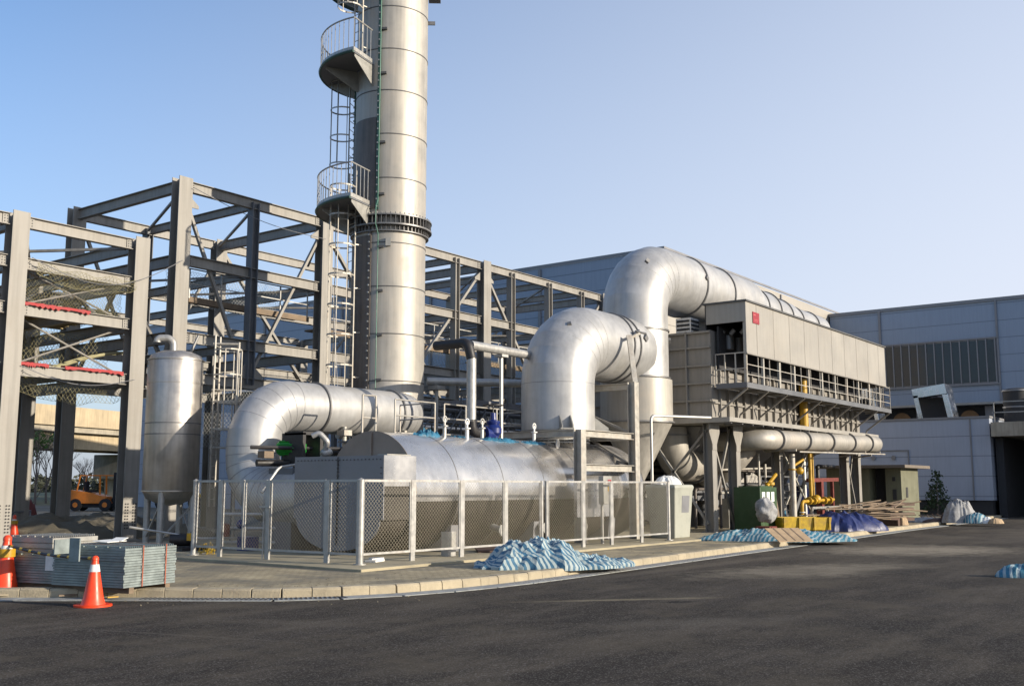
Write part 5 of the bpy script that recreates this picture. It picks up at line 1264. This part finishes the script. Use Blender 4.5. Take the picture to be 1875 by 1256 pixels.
for i, x in enumerate(FPX): fpost(x, fy(x)+.0, .055 if i in (8,) else 0, (.13, .05) if i not in (3, 4) else (.075, .05))
for i, y in enumerate(FPY): fpost(fx(y), y, .06 if i == 3 else 0, (.05, .13))
def panel(p, q, z0=.37, z1=None, sp=.092):
    z1 = z1 or Zf+FH-.02; p, q = V((*p, 0)), V((*q, 0)); t = (q-p); L = t.length; t.normalize(); n = V((-t.y, t.x, 0))
    b = B(); m = .0
    b.bar(p+V((0, 0, z0)), q+V((0, 0, z0)), .035, .045); b.bar(p+V((0, 0, z1)), q+V((0, 0, z1)), .035, .05); 
    b.bar(p+t*.02+V((0, 0, z0+.024)), p+t*.02+V((0, 0, z1-.026)), .025, .028, n); b.bar(q-t*.02+V((0, 0, z0+.024)), q-t*.02+V((0, 0, z1-.026)), .025, .028, n)
    fr = b.make('panel_frame', 'galv', fe)
    b = B(); H = z1-z0-.05; a0, b0 = z0+.025, z1-.025; Lw = L-.06; k = -int(H/sp)-1
    def wire(s0, zz0, s1, zz1, off):
        P = p+t*(.03+s0)+V((0, 0, zz0))+n*off; Q = p+t*(.03+s1)+V((0, 0, zz1))+n*off; r = .0023; d = (Q-P).normalized(); u = n*r; w_ = d.cross(n)*r
        b.add([P+u, P-u*.5+w_, P-u*.5-w_, Q+u, Q-u*.5+w_, Q-u*.5-w_], [(0, 1, 4, 3), (1, 2, 5, 4), (2, 0, 3, 5)])
    s = -H
    while s < Lw:
        u0, v0, u1, v1 = s, 0., s+H, H
        if u0 < 0: v0 = -u0; u0 = 0
        if u1 > Lw: v1 -= (u1-Lw); u1 = Lw
        if u1-u0 > .02:
            wire(u0, a0+v0, u1, a0+v1, .003); wire(u0, b0-v0, u1, b0-v1, -.003)
        s += sp
    b.make('wire_mesh', 'wire', fr)
P = [(15.4, 15.4)]+[(x, fy(x)) for x in FPX]
for i in range(len(P)-1):
    if i == 4: continue
    d0 = .06; x0 = P[i][0]+d0; x1 = P[i+1][0]-d0; panel((x0, fy(x0)), (x1, fy(x1)))
Q = [(15.4, 15.4)]+[(fx(y), y) for y in FPY]
for i in range(len(Q)-1):
    y0 = Q[i][1]+.07; y1 = Q[i+1][1]-.07
    if i == 2:   # the gate with its own inner frame
        ym = (y0+y1)/2; panel((fx(y0), y0), (fx(ym-.02), ym-.02)); panel((fx(ym+.02), ym+.02), (fx(y1), y1))
    else: panel((fx(y0), y0), (fx(y1), y1))
yg = FPY[1]; b = B(); b.bar((fx(yg)-.05, yg+.25, 1.3), (fx(yg)-.05, yg-.1, 1.3), .03); b.tube([(fx(yg)-.05, yg+.1, .14), (fx(yg)-.05, yg+.1, 1.2)], .015, 6); b.make('gate_bolt', 'galv', fe)
# control box with stickers
t = thing('control_box', 'grey control box with red and yellow stickers right behind the fence', 'control box', (25.2, 15.6, 1.2))
p = aY(1108, 895, 15.55); b = B(); b.box(p.x-.24, p.x+.2, 15.45, 15.62, p.z-.42, p.z+.36); bx_ = b.make('cabinet', 'plate', t, bevel=.01)
b = B(); b.box(p.x-.02, p.x+.16, 15.442, 15.448, p.z+.15, p.z+.26); b.make('red_sticker', 'redsign', bx_)
b = B(); b.box(p.x-.02, p.x+.16, 15.442, 15.448, p.z-.06, p.z+.08); b.box(p.x-.01, p.x+.15, 15.440, 15.4415, p.z-.02, p.z+.0); b.make('yellow_sticker', 'yellow', bx_)
b = B(); b.bar((p.x, 15.66, .165), (p.x, 15.66, p.z), .06); b.make('stand', 'galv', t)
b = B(); b.box(p.x-.9, p.x+.9, 15.9, 16.0, .9, 1.9); tag(b.make('back_board', 'shell'), 'blank metal guard board behind the grey control box', 'guard board')
# short plates leaning under the vessel
p = aY(826, 1000, 15.62); b = B(); b.box(p.x-.14, p.x+.14, 15.6, 15.62, .165, .72); b.box(p.x-.14, p.x-.12, 15.621, 15.8, .165, .72); tag(b.make('short_post', 'galv'), 'short pale channel post standing just behind the fence under the vessel', 'post')
b = B(); b.obox((16.2, 15.75, .19), (.2, .06, 0), (-.04, .12, 0), (0, 0, .02)); b.obox((16.3, 15.8, .23), (.13, -.05, 0), (.03, .08, 0), (0, 0, .02)); tag(b.make('metal_offcut', 'conewhite'), 'small pale metal offcuts on the slab behind the corner post', 'metal scrap')
t = thing('small_pump', 'small dark pump with a yellow tag beside the tank legs', 'pump', (16.4, 22.4, .12))
b = B(); b.lathe([(0, 0), (.16, .02), (.16, .5), (.2, .52), (.2, .66), (0, .68)], (16.0, 22.7, .42), (.8, -.6, 0), 14); b.box(15.9, 16.7, 22.0, 22.8, .12, .24); b.make('pump_body', 'blackpipe', t)
b = B(); b.obox((16.25, 22.2, .5), (.06, -.04, 0), (.03, .04, 0), (0, 0, .09)); b.make('tag_plate', 'yellow', t)
b = B(); b.tube([(15.2, 23.2, .75), (16.6, 22.2, .45), (17.3, 21.6, .45)], .03, 6); b.make('pipe', 'galv', t)
t = thing('pipe_skid', 'low skid of small pipes and valves behind the fence gate', 'pipe skid', (17.4, 21.2, .12))
b = B()
for z in (.35, .7, 1.05): b.tube([(16.9, 21.9, z), (17.8, 20.3, z)], .045, 8)
for k in range(4): q = V((16.9, 21.9, 0)).lerp(V((17.8, 20.3, 0)), k/3); b.tube([q+V((0, 0, .12)), q+V((0, 0, 1.25))], .04, 6)
b.make('pipework', 'galv', t)
b = B(); b.sphere((17.2, 21.4, .8), .13, 10); b.box(17.0, 17.35, 20.9, 21.3, .12, .5); b.make('valve', 'bluevalve', t)
b = B(); b.lathe([(.12, 0), (.12, .3), (0, .34)], (16.85, 21.6, .5), n=12); b.make('red_bottle', 'redpaint', t)

# ------------------------------------------------------------------ THINGS ON THE GROUND
def conemesh(loc, lab, s=1., tape=False, grp='traffic cones'):
    t = thing('traffic_cone', lab, 'traffic cone', loc, grp); x, y, z = loc
    b = B(); q = .235*s; b.prism([(x+q*math.cos(R(a))*1.15, y+q*math.sin(R(a))*1.15, z) for a in (15, 35, 55, 75, 105, 125, 145, 165, 195, 215, 235, 255, 285, 305, 325, 345)], (0, 0, .028*s)); b.make('base', 'cone', t)
    b = B(); pr = [(.175, .028), (.165, .06), (.145, .12), (.046, .66), (.052, .665), (.05, .70), (.03, .725), (.012, .73)]; b.lathe([(r*s, h*s) for r, h in pr], (x, y, z), n=28); co = b.make('cone_body', 'cone', t)
    b = B(); b.lathe([(.0785*s, .5*s), (.0600*s, .605*s)], (x, y, z), n=28); b.make('reflective_band', 'conewhite', co)
    return t
C1 = V((8.86, 14.35, 0))
conemesh(C1, 'orange traffic cone with a white band standing alone on the asphalt before the grating bundle')
c2 = aZ(7, 1090, .0)
t = conemesh(c2, 'orange traffic cone cut off by the left edge, wrapped with yellow tape near its top', 1.32)
b = B(); b.ring(c2+V((0, 0, .68)), (0, 0, 1), .1, .135, .13, 18); b.make('tape_wrap', 'yellow', t)
p = aZ(24, 989, .11); dup(t, p, 0, 'small distant orange cone seen beside the far left column', .8)
p = aZ(35, 955, .11); dup(bpy.data.objects['traffic_cone'], p, 0, 'small far orange cone on the yard, just left of the red bag', .8)
p = aZ(54, 958, .11); b = B(); blob('red_bag', 'redpaint', p, .3, .28, .85, 31, n=10, fold=3, lab='red cloth bag hanging near the far cone on the yard', cat='bag')
b = B(); pa = aZ(30, 937, .11); b.bar(aZ(22, 938, .9), aZ(56, 935, .9), .05); b.bar(aZ(22, 938, .9), V((*aZ(22, 938, .9)[:2], .11)), .04); b.bar(aZ(56, 935, .9), V((*aZ(56, 935, .9)[:2], .11)), .04); tag(b.make('barrier_bar', 'header'), 'low dark barrier bar on the yard at far left', 'barrier')
# black and yellow bar between the two cones
pA = c2+V((0, 0, .80)); pB = C1+V((0, 0, .69)); b = B(); pts = [pA.lerp(pB, i/16)-V((0, 0, .05*math.sin(math.pi*i/16))) for i in range(17)]; b.tube(pts, .022, 8)
tag(b.make('barrier_rope', 'tape'), 'black and yellow striped barrier cord between the two front cones', 'barrier cord')

def bundle(corner, d1, L1, d2, L2, h, n, labs, m1, tiltj=.012, straps=True, group='bundles of steel grating'):
    """strapped bundle of gratings: corner = near corner on the ground"""
    t = thing('grating_bundle', labs, 'grating bundle', corner, group)
    c = V(corner); d1 = V(d1).normalized(); d2 = V(d2).normalized()
    b = B(); hh = h/n
    for i in range(n):
        j1, j2 = rnd(-tiltj, tiltj), rnd(-tiltj, tiltj); o = c+d1*(L1/2+j1)+d2*(L2/2+j2)+V((0, 0, (i+.5)*hh))
        b.obox(o, d1*L1/2, d2*L2/2, (0, 0, hh*.40))
        if i < n-1: b.obox(o+V((0, 0, hh*.5)), d1*(L1/2-.03), d2*(L2/2-.03), (0, 0, hh*.095))
    s = b.make('grating_layers', m1, t)
    b = B(); k = 0      # open bars on the top sheet
    x = .03
    while x < L1-.03: b.obox(c+d1*x+d2*(L2/2)+V((0, 0, h+.012)), d1*.004, d2*(L2/2-.02), (0, 0, .012)); x += .045
    for k in range(6): b.obox(c+d1*L1/2+d2*(L2*(k+.5)/6)+V((0, 0, h+.014)), d1*L1/2, d2*.006, (0, 0, .010))
    b.make('top_grating', m1, t)
    if straps:
        b = B()
        for f in (.33, .78):
            p0 = c+d1*(L1*f)-d2*.018; b.bar(p0+V((0, 0, -.0)), p0+V((0, 0, h+.03)), .022, .004, d2); b.bar(p0+V((0, 0, h+.03)), p0+d2*(L2+.02)+V((0, 0, h+.03)), .022, .004)
        b.each('strap', 'strap', t)
    b = B()
    for f in (.15, .85): b.obox(c+d1*L1*f+d2*L2/2+V((0, 0, -.045)), d1*.05, d2*L2/2, (0, 0, .045))
    b.each('timber_bearer', 'wood', t)
    return t
D1 = (.976, .218, 0); D2 = (-.218, .976, 0)
g0 = V((9.45, 14.5, .2))
bundle(g0, D1, 1.12, D2, 1.5, .60, 15, 'galvanised grating bundle right of the front cone, strapped with two thin red bands', 'grating')
g1 = g0+V((-.35, 1.42, 0)); 
gb1 = bundle(aZ(150, 1072, .2), D1, 1.0, D2, 1.5, .44, 11, 'low teal grey grating bundle behind the front cone, with a white paper label', 'grating', straps=False)
pl = V(ORG[gb1.name]); b = B(); dd1 = V(D1); dd2 = V(D2); b.obox(pl+dd2*.7-dd1*.012+V((0, 0, .33)), dd2*.1, dd1*.003, (0, 0, .12)); b.make('paper_label', 'paper', gb1)
bundle(aZ(92, 1068, .2), D1, .75, D2, 1.02, .36, 8, 'lower plum grey plate bundle at far left behind the barrier cord', 'plum', straps=False, group='bundles of plates')
q = aZ(92, 1068, .2)+V((0, 0, .455)); bundle(q, D1, .95, D2, 1.0, .27, 3, 'upper plate bundle at far left with dark end and sunlit pale side', 'plate', .004, straps=False, group='bundles of plates')
# perforated brackets and papers on the bundles
p = aZ(120, 990, .7); b = B(); b.obox(aZ(120, 1000, .82), V(D1)*.22, V(D2)*.012, (0, 0, .11)); b.obox(aZ(137, 1006, .82), V(D1)*.012, V(D2)*.1, (0, 0, .17)); 
for q_, l_ in zip(b.parts(), ('flat perforated steel bracket propped on the plate bundles', 'upright perforated steel strip at the right end of the plate bundles')): tag(q_.make('perforated_bracket', 'grating'), l_, 'bracket')
b = B(); q = g0+V((.35, 1.1, .655)); b.obox(q+V((.2, .2, 0)), (.24, .1, 0), (-.06, .12, .01), (0, 0, .006)); b.obox(q+V((.38, .22, .02)), (.1, .06, .02), (-.05, .1, 0), (0, 0, .005)); tag(b.make('paper_sheet', 'paper'), 'loose white papers on top of the strapped grating bundle', 'paper')
# scrap timber at the kerb
random.seed(11)
for i in range(6):
    q = aZ(20+i*40, 1091-(i % 3)*2, .03); a = rnd(.2, 1.1); b = B(); b.obox(q+V((0, 0, .025)), (math.cos(a)*rnd(.15, .4), -math.sin(a)*.2, 0), (math.sin(a)*.03, math.cos(a)*.03, 0), (0, 0, .012))
    tag(b.make('timber_offcut', 'wood' if i % 2 else 'kerb'), ['timber offcut by the left edge cone', 'pale timber offcut left of the plate bundles', 'timber offcut beneath the plum plate bundle', 'pale timber offcut between plate bundle and front cone', 'timber offcut just left of the front cone base', 'pale timber offcut right of the front cone base'][i], 'timber', 'timber offcuts by the kerb')
q = aZ(208, 1095, 0); b = B(); b.obox(q+V((0, 0, .02)), (.1, -.02, 0), (.01, .03, 0), (0, 0, .012)); tag(b.make('yellow_offcut', 'yellow'), 'tiny yellow plastic piece on the asphalt right of the front cone', 'scrap')
# striped tarp over a low heap, at the kerb
random.seed(5)
tc = V((17.9, 12.4, .10))
def ridge1(u, v_, rr):
    base = max(0, 1-rr**2.6)**.8
    a = 1/(1+math.exp(-(.42-abs(u+.25))*14)); return min(1, base*(.42+.75*a))
blob('striped_tarp', 'tarp', tc, 1.75, .9, .40, 5, n=34, rot=R(-38), fold=2.6, lab='blue and white striped tarpaulin heaped over the kerb in front of the fence', cat='tarpaulin', ridge=ridge1, foldamp=.6, scal=.04)
blob('striped_tarp', 'tarp_far', (30.7, 12.9, .10), 2.35, .95, .26, 15, n=34, rot=R(-55), fold=1.8, lab='flatter striped tarpaulin further along the kerb with a cardboard panel on it', cat='tarpaulin', foldamp=.6, scal=.03)
q = V((29.2, 11.85, .36)); b = B(); b.obox(q, (.42, -.34, 0), (.2, .30, .17), (0, 0, .012)); 
cbp = thing('cardboard_panel', 'flat brown cardboard panel lying on the farther striped tarpaulin', 'cardboard', q); b.make('sheet', 'cardboard', cbp)
b = B(); 
for s_ in (-.5, 0, .5): b.obox(V(q)+V((.42*s_, -.34*s_, .012)), (.02, -.011, 0), (.19, .28, .16), (0, 0, .006))
b.make('crease', 'wood', cbp)
p = aZ(915, 1013, .12); t = thing('rusty_board', 'rusty brown board resting near the fence left of the striped tarpaulin', 'board', p)
b = B(); b.obox(p+V((0, .1, .1)), (.42, -.3, 0), (.3, .3, .03), (0, 0, .02)); b.make('board', 'scrap', t)
b = B(); b.obox(p+V((.2, .1, .04)), (.04, .0, 0), (0, .3, 0), (0, 0, .04)); b.obox(p+V((-.2, .1, .04)), (.04, 0, 0), (0, .3, 0), (0, 0, .04)); b.each('batten', 'wood', t)
# blue and white bag on the road at right
blob('plastic_bag', 'tarp_far', aZ(1866, 1056, .0), .42, .26, .2, 44, n=14, fold=8, lab='small blue and white plastic sheet lying on the road at the right edge', cat='plastic sheet', rot=R(-53))
# pale bin behind the fence end
p = V((29.3, 15.75, .165)); t = thing('plastic_tank', 'pale grey green plastic bin with a crumpled cover behind the right end of the fence', 'bin', p)
b = B(); v0 = []
for z, s_ in ((.165, .50), (1.6, .60), (1.72, .64), (1.8, .60)):
    for (i, j) in ((-1, -1), (1, -1), (1, 1), (-1, 1)): v0.append((p.x+i*s_, p.y+j*s_*.85, z))
b.add(v0, [(3, 2, 1, 0)]+[(k*4+i, k*4+(i+1) % 4, k*4+4+(i+1) % 4, k*4+4+i) for k in range(3) for i in range(4)]+[(12, 13, 14, 15)]); b.make('tank_body', 'bin', t, bevel=.03)
b = B(); b.obox((p.x+.12, p.y-.49, 1.2), (.24, 0, 0), (0, .004, 0), (0, -.02, .26)); b.make('label_plate', 'header', t)
blob('crumpled_cover', 'paper', (p.x-.1, p.y, 1.8), .5, .42, .22, 50, n=12, fold=5, lab='crumpled pale sheet on top of the plastic bin behind the fence', cat='sheet')
# green cabinet
p = V((35.0, 15.35, .165)); t = thing('electric_cabinet', 'dark green cabinet with three white labels beside the second filter leg', 'cabinet', p)
b = B(); b.box(34.3, 35.75, 14.9, 15.9, .165, 1.72); cbn = b.make('cabinet_body', 'greenbox', t, bevel=.02)
b = B()
for k in range(3): x = 34.42+k*.4; b.box(x, x+.26, 14.885, 14.897, 1.22-.0*k, 1.55)
b.each('label', 'paper', cbn)
b = B()
for k in range(3):
    x = 34.42+k*.4
    for j in range(3): b.box(x+.04, x+.22, 14.8815, 14.8845, 1.30+.07*j, 1.32+.07*j)
b.make('label_print', 'header', cbn)
b = B(); b.box(34.5, 35.6, 15.0, 15.8, 1.722, 1.76); b.make('lid', 'greenbox', t)
# wrapped wheel on a red base
p = V((33.9, 14.55, .165)); t = thing('wrapped_machine', 'round machine wrapped in grubby cloth on a red base, before the green cabinet', 'machine', p)
b = B(); b.sphere(p+V((0, 0, .78)), .42, 36, (1, .8, .95))
for i in range(len(b.v)): q = b.v[i]; b.v[i] = q+(q-(p+V((0, 0, .78)))).normalized()*(.12*noise.noise(q*4)+.06*noise.noise(q*11))
b.make('cloth_cover', 'rubble', t, sharp=80)
b = B(); b.box(p.x-.3, p.x+.3, p.y-.25, p.y+.25, .165, .4); b.box(p.x-.2, p.x+.22, p.y-.3, p.y-.251, .2, .38); b.make('red_base', 'redpaint', t)
# brown leaning boards right of the cabinet
for i, (x, lb) in enumerate(((36.3, 'brown board leaning beside the green cabinet'), (36.7, 'thin dark plank leaning to the right of the green cabinet'))):
    b = B(); b.obox((x, 15.3, .85), (.28 if i == 0 else .1, 0, 0), (0, .02, 0), (.12, .15, .68)); tag(b.make('leaning_board', 'scrap' if i == 0 else 'wood'), lb, 'board')
# yellow skip tray
A_ = aZ(1412, 972, .165); 
t = thing('yellow_container', 'low open yellow steel container beside the dark blue tarpaulin', 'container', A_)
cx, cy = 35.9, 14.0; u = V((math.cos(R(-42)), math.sin(R(-42)), 0)); v_ = V((-u.y, u.x, 0)); cc = V((36.1, 14.2, .165))
b = B(); L_, W_, H_ = .95, .5, .50
def pt(a, c_, z, f): return cc+u*a*L_*f+v_*c_*W_*f+V((0, 0, z))
vo = [pt(a, c_, z, f) for z, f in ((.06, .92), (H_, 1.0), (H_, .96), (.12, .88)) for a, c_ in ((-1, -1), (1, -1), (1, 1), (-1, 1))]
b.add(vo, [(3, 2, 1, 0)]+[(k*4+i, k*4+(i+1) % 4, k*4+4+(i+1) % 4, k*4+4+i) for k in range(3) for i in range(4)]+[(12, 13, 14, 15)]); b.make('tray', 'yellow_bin', t)
b = B()
for a in (-.9, -.3, .3, .9): b.obox(cc+u*a*L_-v_*(W_+.02)+V((0, 0, .28)), u*.03, v_*.02, (0, 0, .22))
b.each('stiffener', 'yellow_bin', t)
b = B()
for a in (-.7, .7): b.obox(cc+u*a*L_+V((0, 0, .03)), u*.08, v_*W_*.9, (0, 0, .03))
b.each('skid', 'scrap', t)
# dark blue tarp bundle
blob('blue_tarp', 'bluetarp', (38.4, 13.5, .12), 1.6, .85, .58, 61, n=40, rot=R(-38), fold=1.3, lab='dark blue tarpaulin tied over a heap beside the yellow container', cat='tarpaulin', foldamp=.42, crease=.8, scal=.012)
# plank pile and bamboo
t = thing('plank_pile', 'heap of planks and bamboo poles right of the dark blue tarpaulin', 'plank pile', (43, 14, .12)); random.seed(21)
for k in range(16):
    b = B(); c_ = V((42.6+rnd(-1.8, 2.6), 14.3+rnd(-.7, .6), .35+.045*k)); a = R(rnd(-28, -8)); Lh = rnd(1.1, 2.4)
    b.obox(c_, (math.cos(a)*Lh, math.sin(a)*Lh, rnd(-.08, .08)), (-math.sin(a)*.1, math.cos(a)*.1, 0), (0, 0, .018)); b.make('plank', 'wood', t)
for k in range(12):
    b = B(); c_ = V((43.6+rnd(-2, 3), 13.9+rnd(-.8, .8), .3+rnd(0, .8))); a = R(rnd(-50, 10)); Lh = rnd(.9, 2.0); b.tube([c_-V((math.cos(a)*Lh, math.sin(a)*Lh, rnd(-.3, .3))), c_+V((math.cos(a)*Lh, math.sin(a)*Lh, rnd(-.1, .3)))], .03, 6); b.make('pole', 'wood', t)
for k, (x, y) in enumerate(((41.4, 14.2), (44.6, 14.0))):
    b = B(); b.box(x-.15, x+.15, y-.7, y+.7, .12, .36); b.make('bearer', 'scrap', t)
for i, (px, py, s_, lb) in enumerate(((1640, 955, .45, 'yellowish lump of broken foam at the kerb below the plank pile'), (1655, 962, .35, 'small pale rubble lump at the kerb edge near the planks'))):
    p = aZ(px, py, .12); blob('rubble_lump', 'cardboard', p, s_*.8, s_*.5, s_, 70+i, n=8, fold=6, lab=lb, cat='rubble')
t = thing('dark_crates', 'stack of dark planks and sheets beside the plank pile, in front of the kiosk', 'sheet stack', (47.5, 14.6, .12))
for k in range(4): b = B(); b.obox((47.6+rnd(-.1, .1), 14.5, .3+k*.22), (1.1, -.2, 0), (.08, .5, 0), (0, 0, .07)); b.make('sheet', 'scrap', t)
b = B(); b.box(46.9, 47.1, 14.1, 14.9, .12, .23); b.box(48.1, 48.3, 14.1, 14.9, .12, .23); b.each('bearer', 'wood', t)
# kiosk
ks = thing('control_kiosk', 'olive grey control kiosk with an overhanging flat roof behind the plank pile', 'kiosk', (52, 16, .12))
kx, ky = 52.0, 15.4
b = B(); b.box(kx, kx+3.2, ky+1.45, ky+3.6, .12, 2.62); b.make('rear_cabinet', 'kiosk', ks)
b = B(); b.box(kx+.3, kx+3.2, ky, ky+.75, .12, 2.62); b.make('front_cabinet', 'kiosk', ks)
b = B(); b.box(kx+1.0, kx+2.9, ky+.751, ky+1.449, .12, 2.62); b.make('door_gap', 'darkgap', ks)
b = B(); b.box(kx-.5, kx+3.8, ky-.45, ky+4.0, 2.63, 2.78); b.make('roof', 'kiosk_roof', ks, bevel=.01)
b = B(); b.box(kx-.03, kx-.002, ky+2.2, ky+2.7, 1.75, 2.0); b.box(kx-.03, kx-.002, ky+2.85, ky+2.95, 1.8, 1.95); wn = b.make('meter_window', 'darkgap', ks)
b = B(); b.box(kx-.045, kx-.031, ky+2.38, ky+2.5, 1.83, 1.93); b.make('gauge', 'conewhite', wn)
b = B(); b.box(kx+.27, kx+.298, ky+.28, ky+.42, 2.0, 2.2); b.box(kx+.27, kx+.298, ky+.25, ky+.42, 1.1, 1.6); b.box(kx+1.0, kx+1.3, ky-.02, ky-.002, 1.2, 1.7); b.make('handle_panel', 'darkgap', ks)
# conifer
p = V((62.0, 16.3, .12)); t = thing('conifer_shrub', 'small dark conical conifer against the pale annex wall', 'shrub', p)
b = B(); b.tube([p, p+V((0, 0, 1.8))], [.06, .02], 6); b.make('trunk', 'bark', t)
b = B(); random.seed(9)
for k in range(70):
    h = rnd(0, 1)**1.2; r = .78*(1-h)**.8+.06; a = rnd(0, 6.283); rr = r*rnd(.45, 1.0); leaves(b, p+V((rr*math.cos(a), rr*math.sin(a), .2+2.2*h)), .19, 14, .05, .12, (1, 1, 1.3))
b.make('crown', 'conifer', t)
# rubbish heaps near the annex
random.seed(4)
for i, (px, py, rx, ry, h, m_, lb) in enumerate(((1757, 944, .75, .55, .95, 'rubble', 'tall heap of grey sacks and rubbish in front of the annex'), (1742, 945, .5, .4, .55, 'scrap', 'brown sack slumped at the left foot of the tall rubbish heap'), (1786, 943, .6, .4, .42, 'tarp_far', 'pale blue rubbish bag at the right foot of the sack heap'), (1806, 942, .3, .25, .25, 'paper', 'small white bag right of the pale blue rubbish bag'), (1822, 940, .35, .25, .22, 'cardboard', 'small brown bag farthest right by the loading bay'), (1722, 944, .9, .35, .18, 'scrap', 'low heap of dark scrap left of the sack heap'), (1695, 946, 1.0, .35, .2, 'rubble', 'low grey rubble row right of the kiosk'))):
    p = aZ(px, py, .12); p = V((p.x*50/p.x, p.y*50/p.x, .12)); blob('rubbish_heap', m_, p, rx, ry, h, 80+i, n=22, rot=R(-45), fold=3.0, lab=lb, cat='rubbish heap', foldamp=.35, crease=.4)
t = thing('scrap_rods', 'bent rods and sheets scattered by the kerb near the kiosk', 'scrap', (54, 14, .12)); b = B()
for k in range(14): c_ = V((rnd(49, 58), rnd(13.7, 14.6), .16)); a = rnd(0, 3); b.tube([c_, c_+V((math.cos(a)*rnd(.3, .9), math.sin(a)*.4, rnd(0, .25)))], .025, 5)
b.make('rods', 'scrap', t)
# dry weed at the left fence end
p = aZ(378, 1018, .12); b = B(); random.seed(2); leaves(b, p+V((0, 0, .12)), .2, 120, .015, .04, (1, 1, .9))
for k in range(14): b.tube([p, p+V((rnd(-.18, .18), rnd(-.18, .18), rnd(.15, .35)))], .004, 4)
tag(b.make('dry_weed', 'yellow_bin'), 'dry yellowish weed at the foot of the left fence end post', 'weed')
# forklift
p = polar(180, 70, .11); fk = thing('forklift', 'orange forklift with a dark mast parked on the yard beyond the columns', 'forklift', p)
ax = V((math.sin(HEAD), -math.cos(HEAD), 0)); ay = V((math.cos(HEAD), math.sin(HEAD), 0))
def fb(b, a0, a1, c0, c1, z0, z1): b.obox(p+ax*(a0+a1)/2+ay*(c0+c1)/2+V((0, 0, (z0+z1)/2)), ax*(a1-a0)/2, ay*(c1-c0)/2, (0, 0, (z1-z0)/2)); return b
b = B(); pr = [(-1.9, .75), (-1.9, 1.25), (-1.5, 1.4), (-.2, 1.2), (.75, .95), (.75, .5), (-1.5, .5)]; b.prism([p+ax*a-ay*.65+V((0, 0, z)) for a, z in pr], ay*1.3); b.make('body', 'orange', fk, bevel=.04)
b = B(); fb(b, -1.6, 1.1, -.5, .5, .25, .52); b.make('chassis', 'tyre', fk)
for a in (-1.2, .75):
    for c_ in (-.7, .45): b = B(); b.lathe([(.18, 0), (.4, .02), (.42, .12), (.4, .23), (.18, .25)], p+ax*a+ay*c_+V((0, 0, .42)), ay, 20); wh = b.make('wheel', 'tyre', fk); b = B(); b.lathe([(0, -.01), (.17, -.01), (.17, .26), (0, .26)], p+ax*a+ay*c_+V((0, 0, .42)), ay, 12); b.make('rim', 'orange', wh)
b = B()
for c_ in (-.55, .55):
    b.bar(p+ax*-1.2+ay*c_+V((0, 0, 1.3)), p+ax*-1.0+ay*c_+V((0, 0, 2.35)), .07); b.bar(p+ax*.35+ay*c_+V((0, 0, 1.1)), p+ax*.3+ay*c_+V((0, 0, 2.35)), .09); b.bar(p+ax*-1.0+ay*c_+V((0, 0, 2.35)), p+ax*.95+ay*c_+V((0, 0, 2.35)), .07)
for k in range(6): a = -1.0+k*.26; b.bar(p+ax*a-ay*.52+V((0, 0, 2.36)), p+ax*a+ay*.52+V((0, 0, 2.36)), .05)
b.make('overhead_guard', 'orange', fk)
b = B(); fb(b, -.75, -.2, -.28, .28, 1.25, 1.4); fb(b, -.85, -.7, -.28, .28, 1.35, 1.95); b.make('seat', 'tyre', fk)
b = B()
for c_ in (-.4, .32): fb(b, 1.15, 1.3, c_, c_+.09, .1, 2.55)
for z in (.4, 1.3, 2.4): fb(b, 1.17, 1.27, -.3, .3, z, z+.12)
fb(b, 1.32, 1.4, -.5, .5, .3, .9); b.make('mast', 'tyre', fk)
b = B(); fb(b, 1.41, 2.5, -.35, -.22, .2, .26); fb(b, 1.41, 2.5, .22, .35, .2, .26); b.each('fork', 'darksteel', fk)
# orange machine seen under the tank
p = polar(330, 74, .11); t = thing('loader', 'low orange yellow machine parked far off, seen under the tank', 'machine', p)
b = B(); b.prism([p+ax*a-ay*.6+V((0, 0, z)) for a, z in ((-1.6, .6), (-1.6, 1.3), (-.3, 1.4), (.2, 1.9), (.9, 1.9), (1.0, 1.2), (2.0, 1.0), (2.0, .6))], ay*1.2); b.make('body', 'yellow', t, bevel=.03)
for a in (-1.0, 1.3): b = B(); b.lathe([(.2, 0), (.5, .02), (.5, .3), (.2, .32)], p+ax*a-ay*.75+V((0, 0, .5)), ay, 18); b.make('wheel', 'tyre', t)
# earth berm and rocks in the yard behind the bundles
random.seed(8)
blob('earth_mound', 'yard', aZ(150, 985, .1), 4.2, 1.6, .55, 90, n=20, rot=R(-50), fold=1.2, lab='low mound of dark earth on the yard behind the left columns', cat='earth mound', foldamp=.5)
blob('earth_mound', 'yard', aZ(60, 968, .1), 3.5, 1.2, .4, 91, n=16, rot=R(-50), fold=1.4, lab='low earth mound on the yard at the far left', cat='earth mound', foldamp=.5)
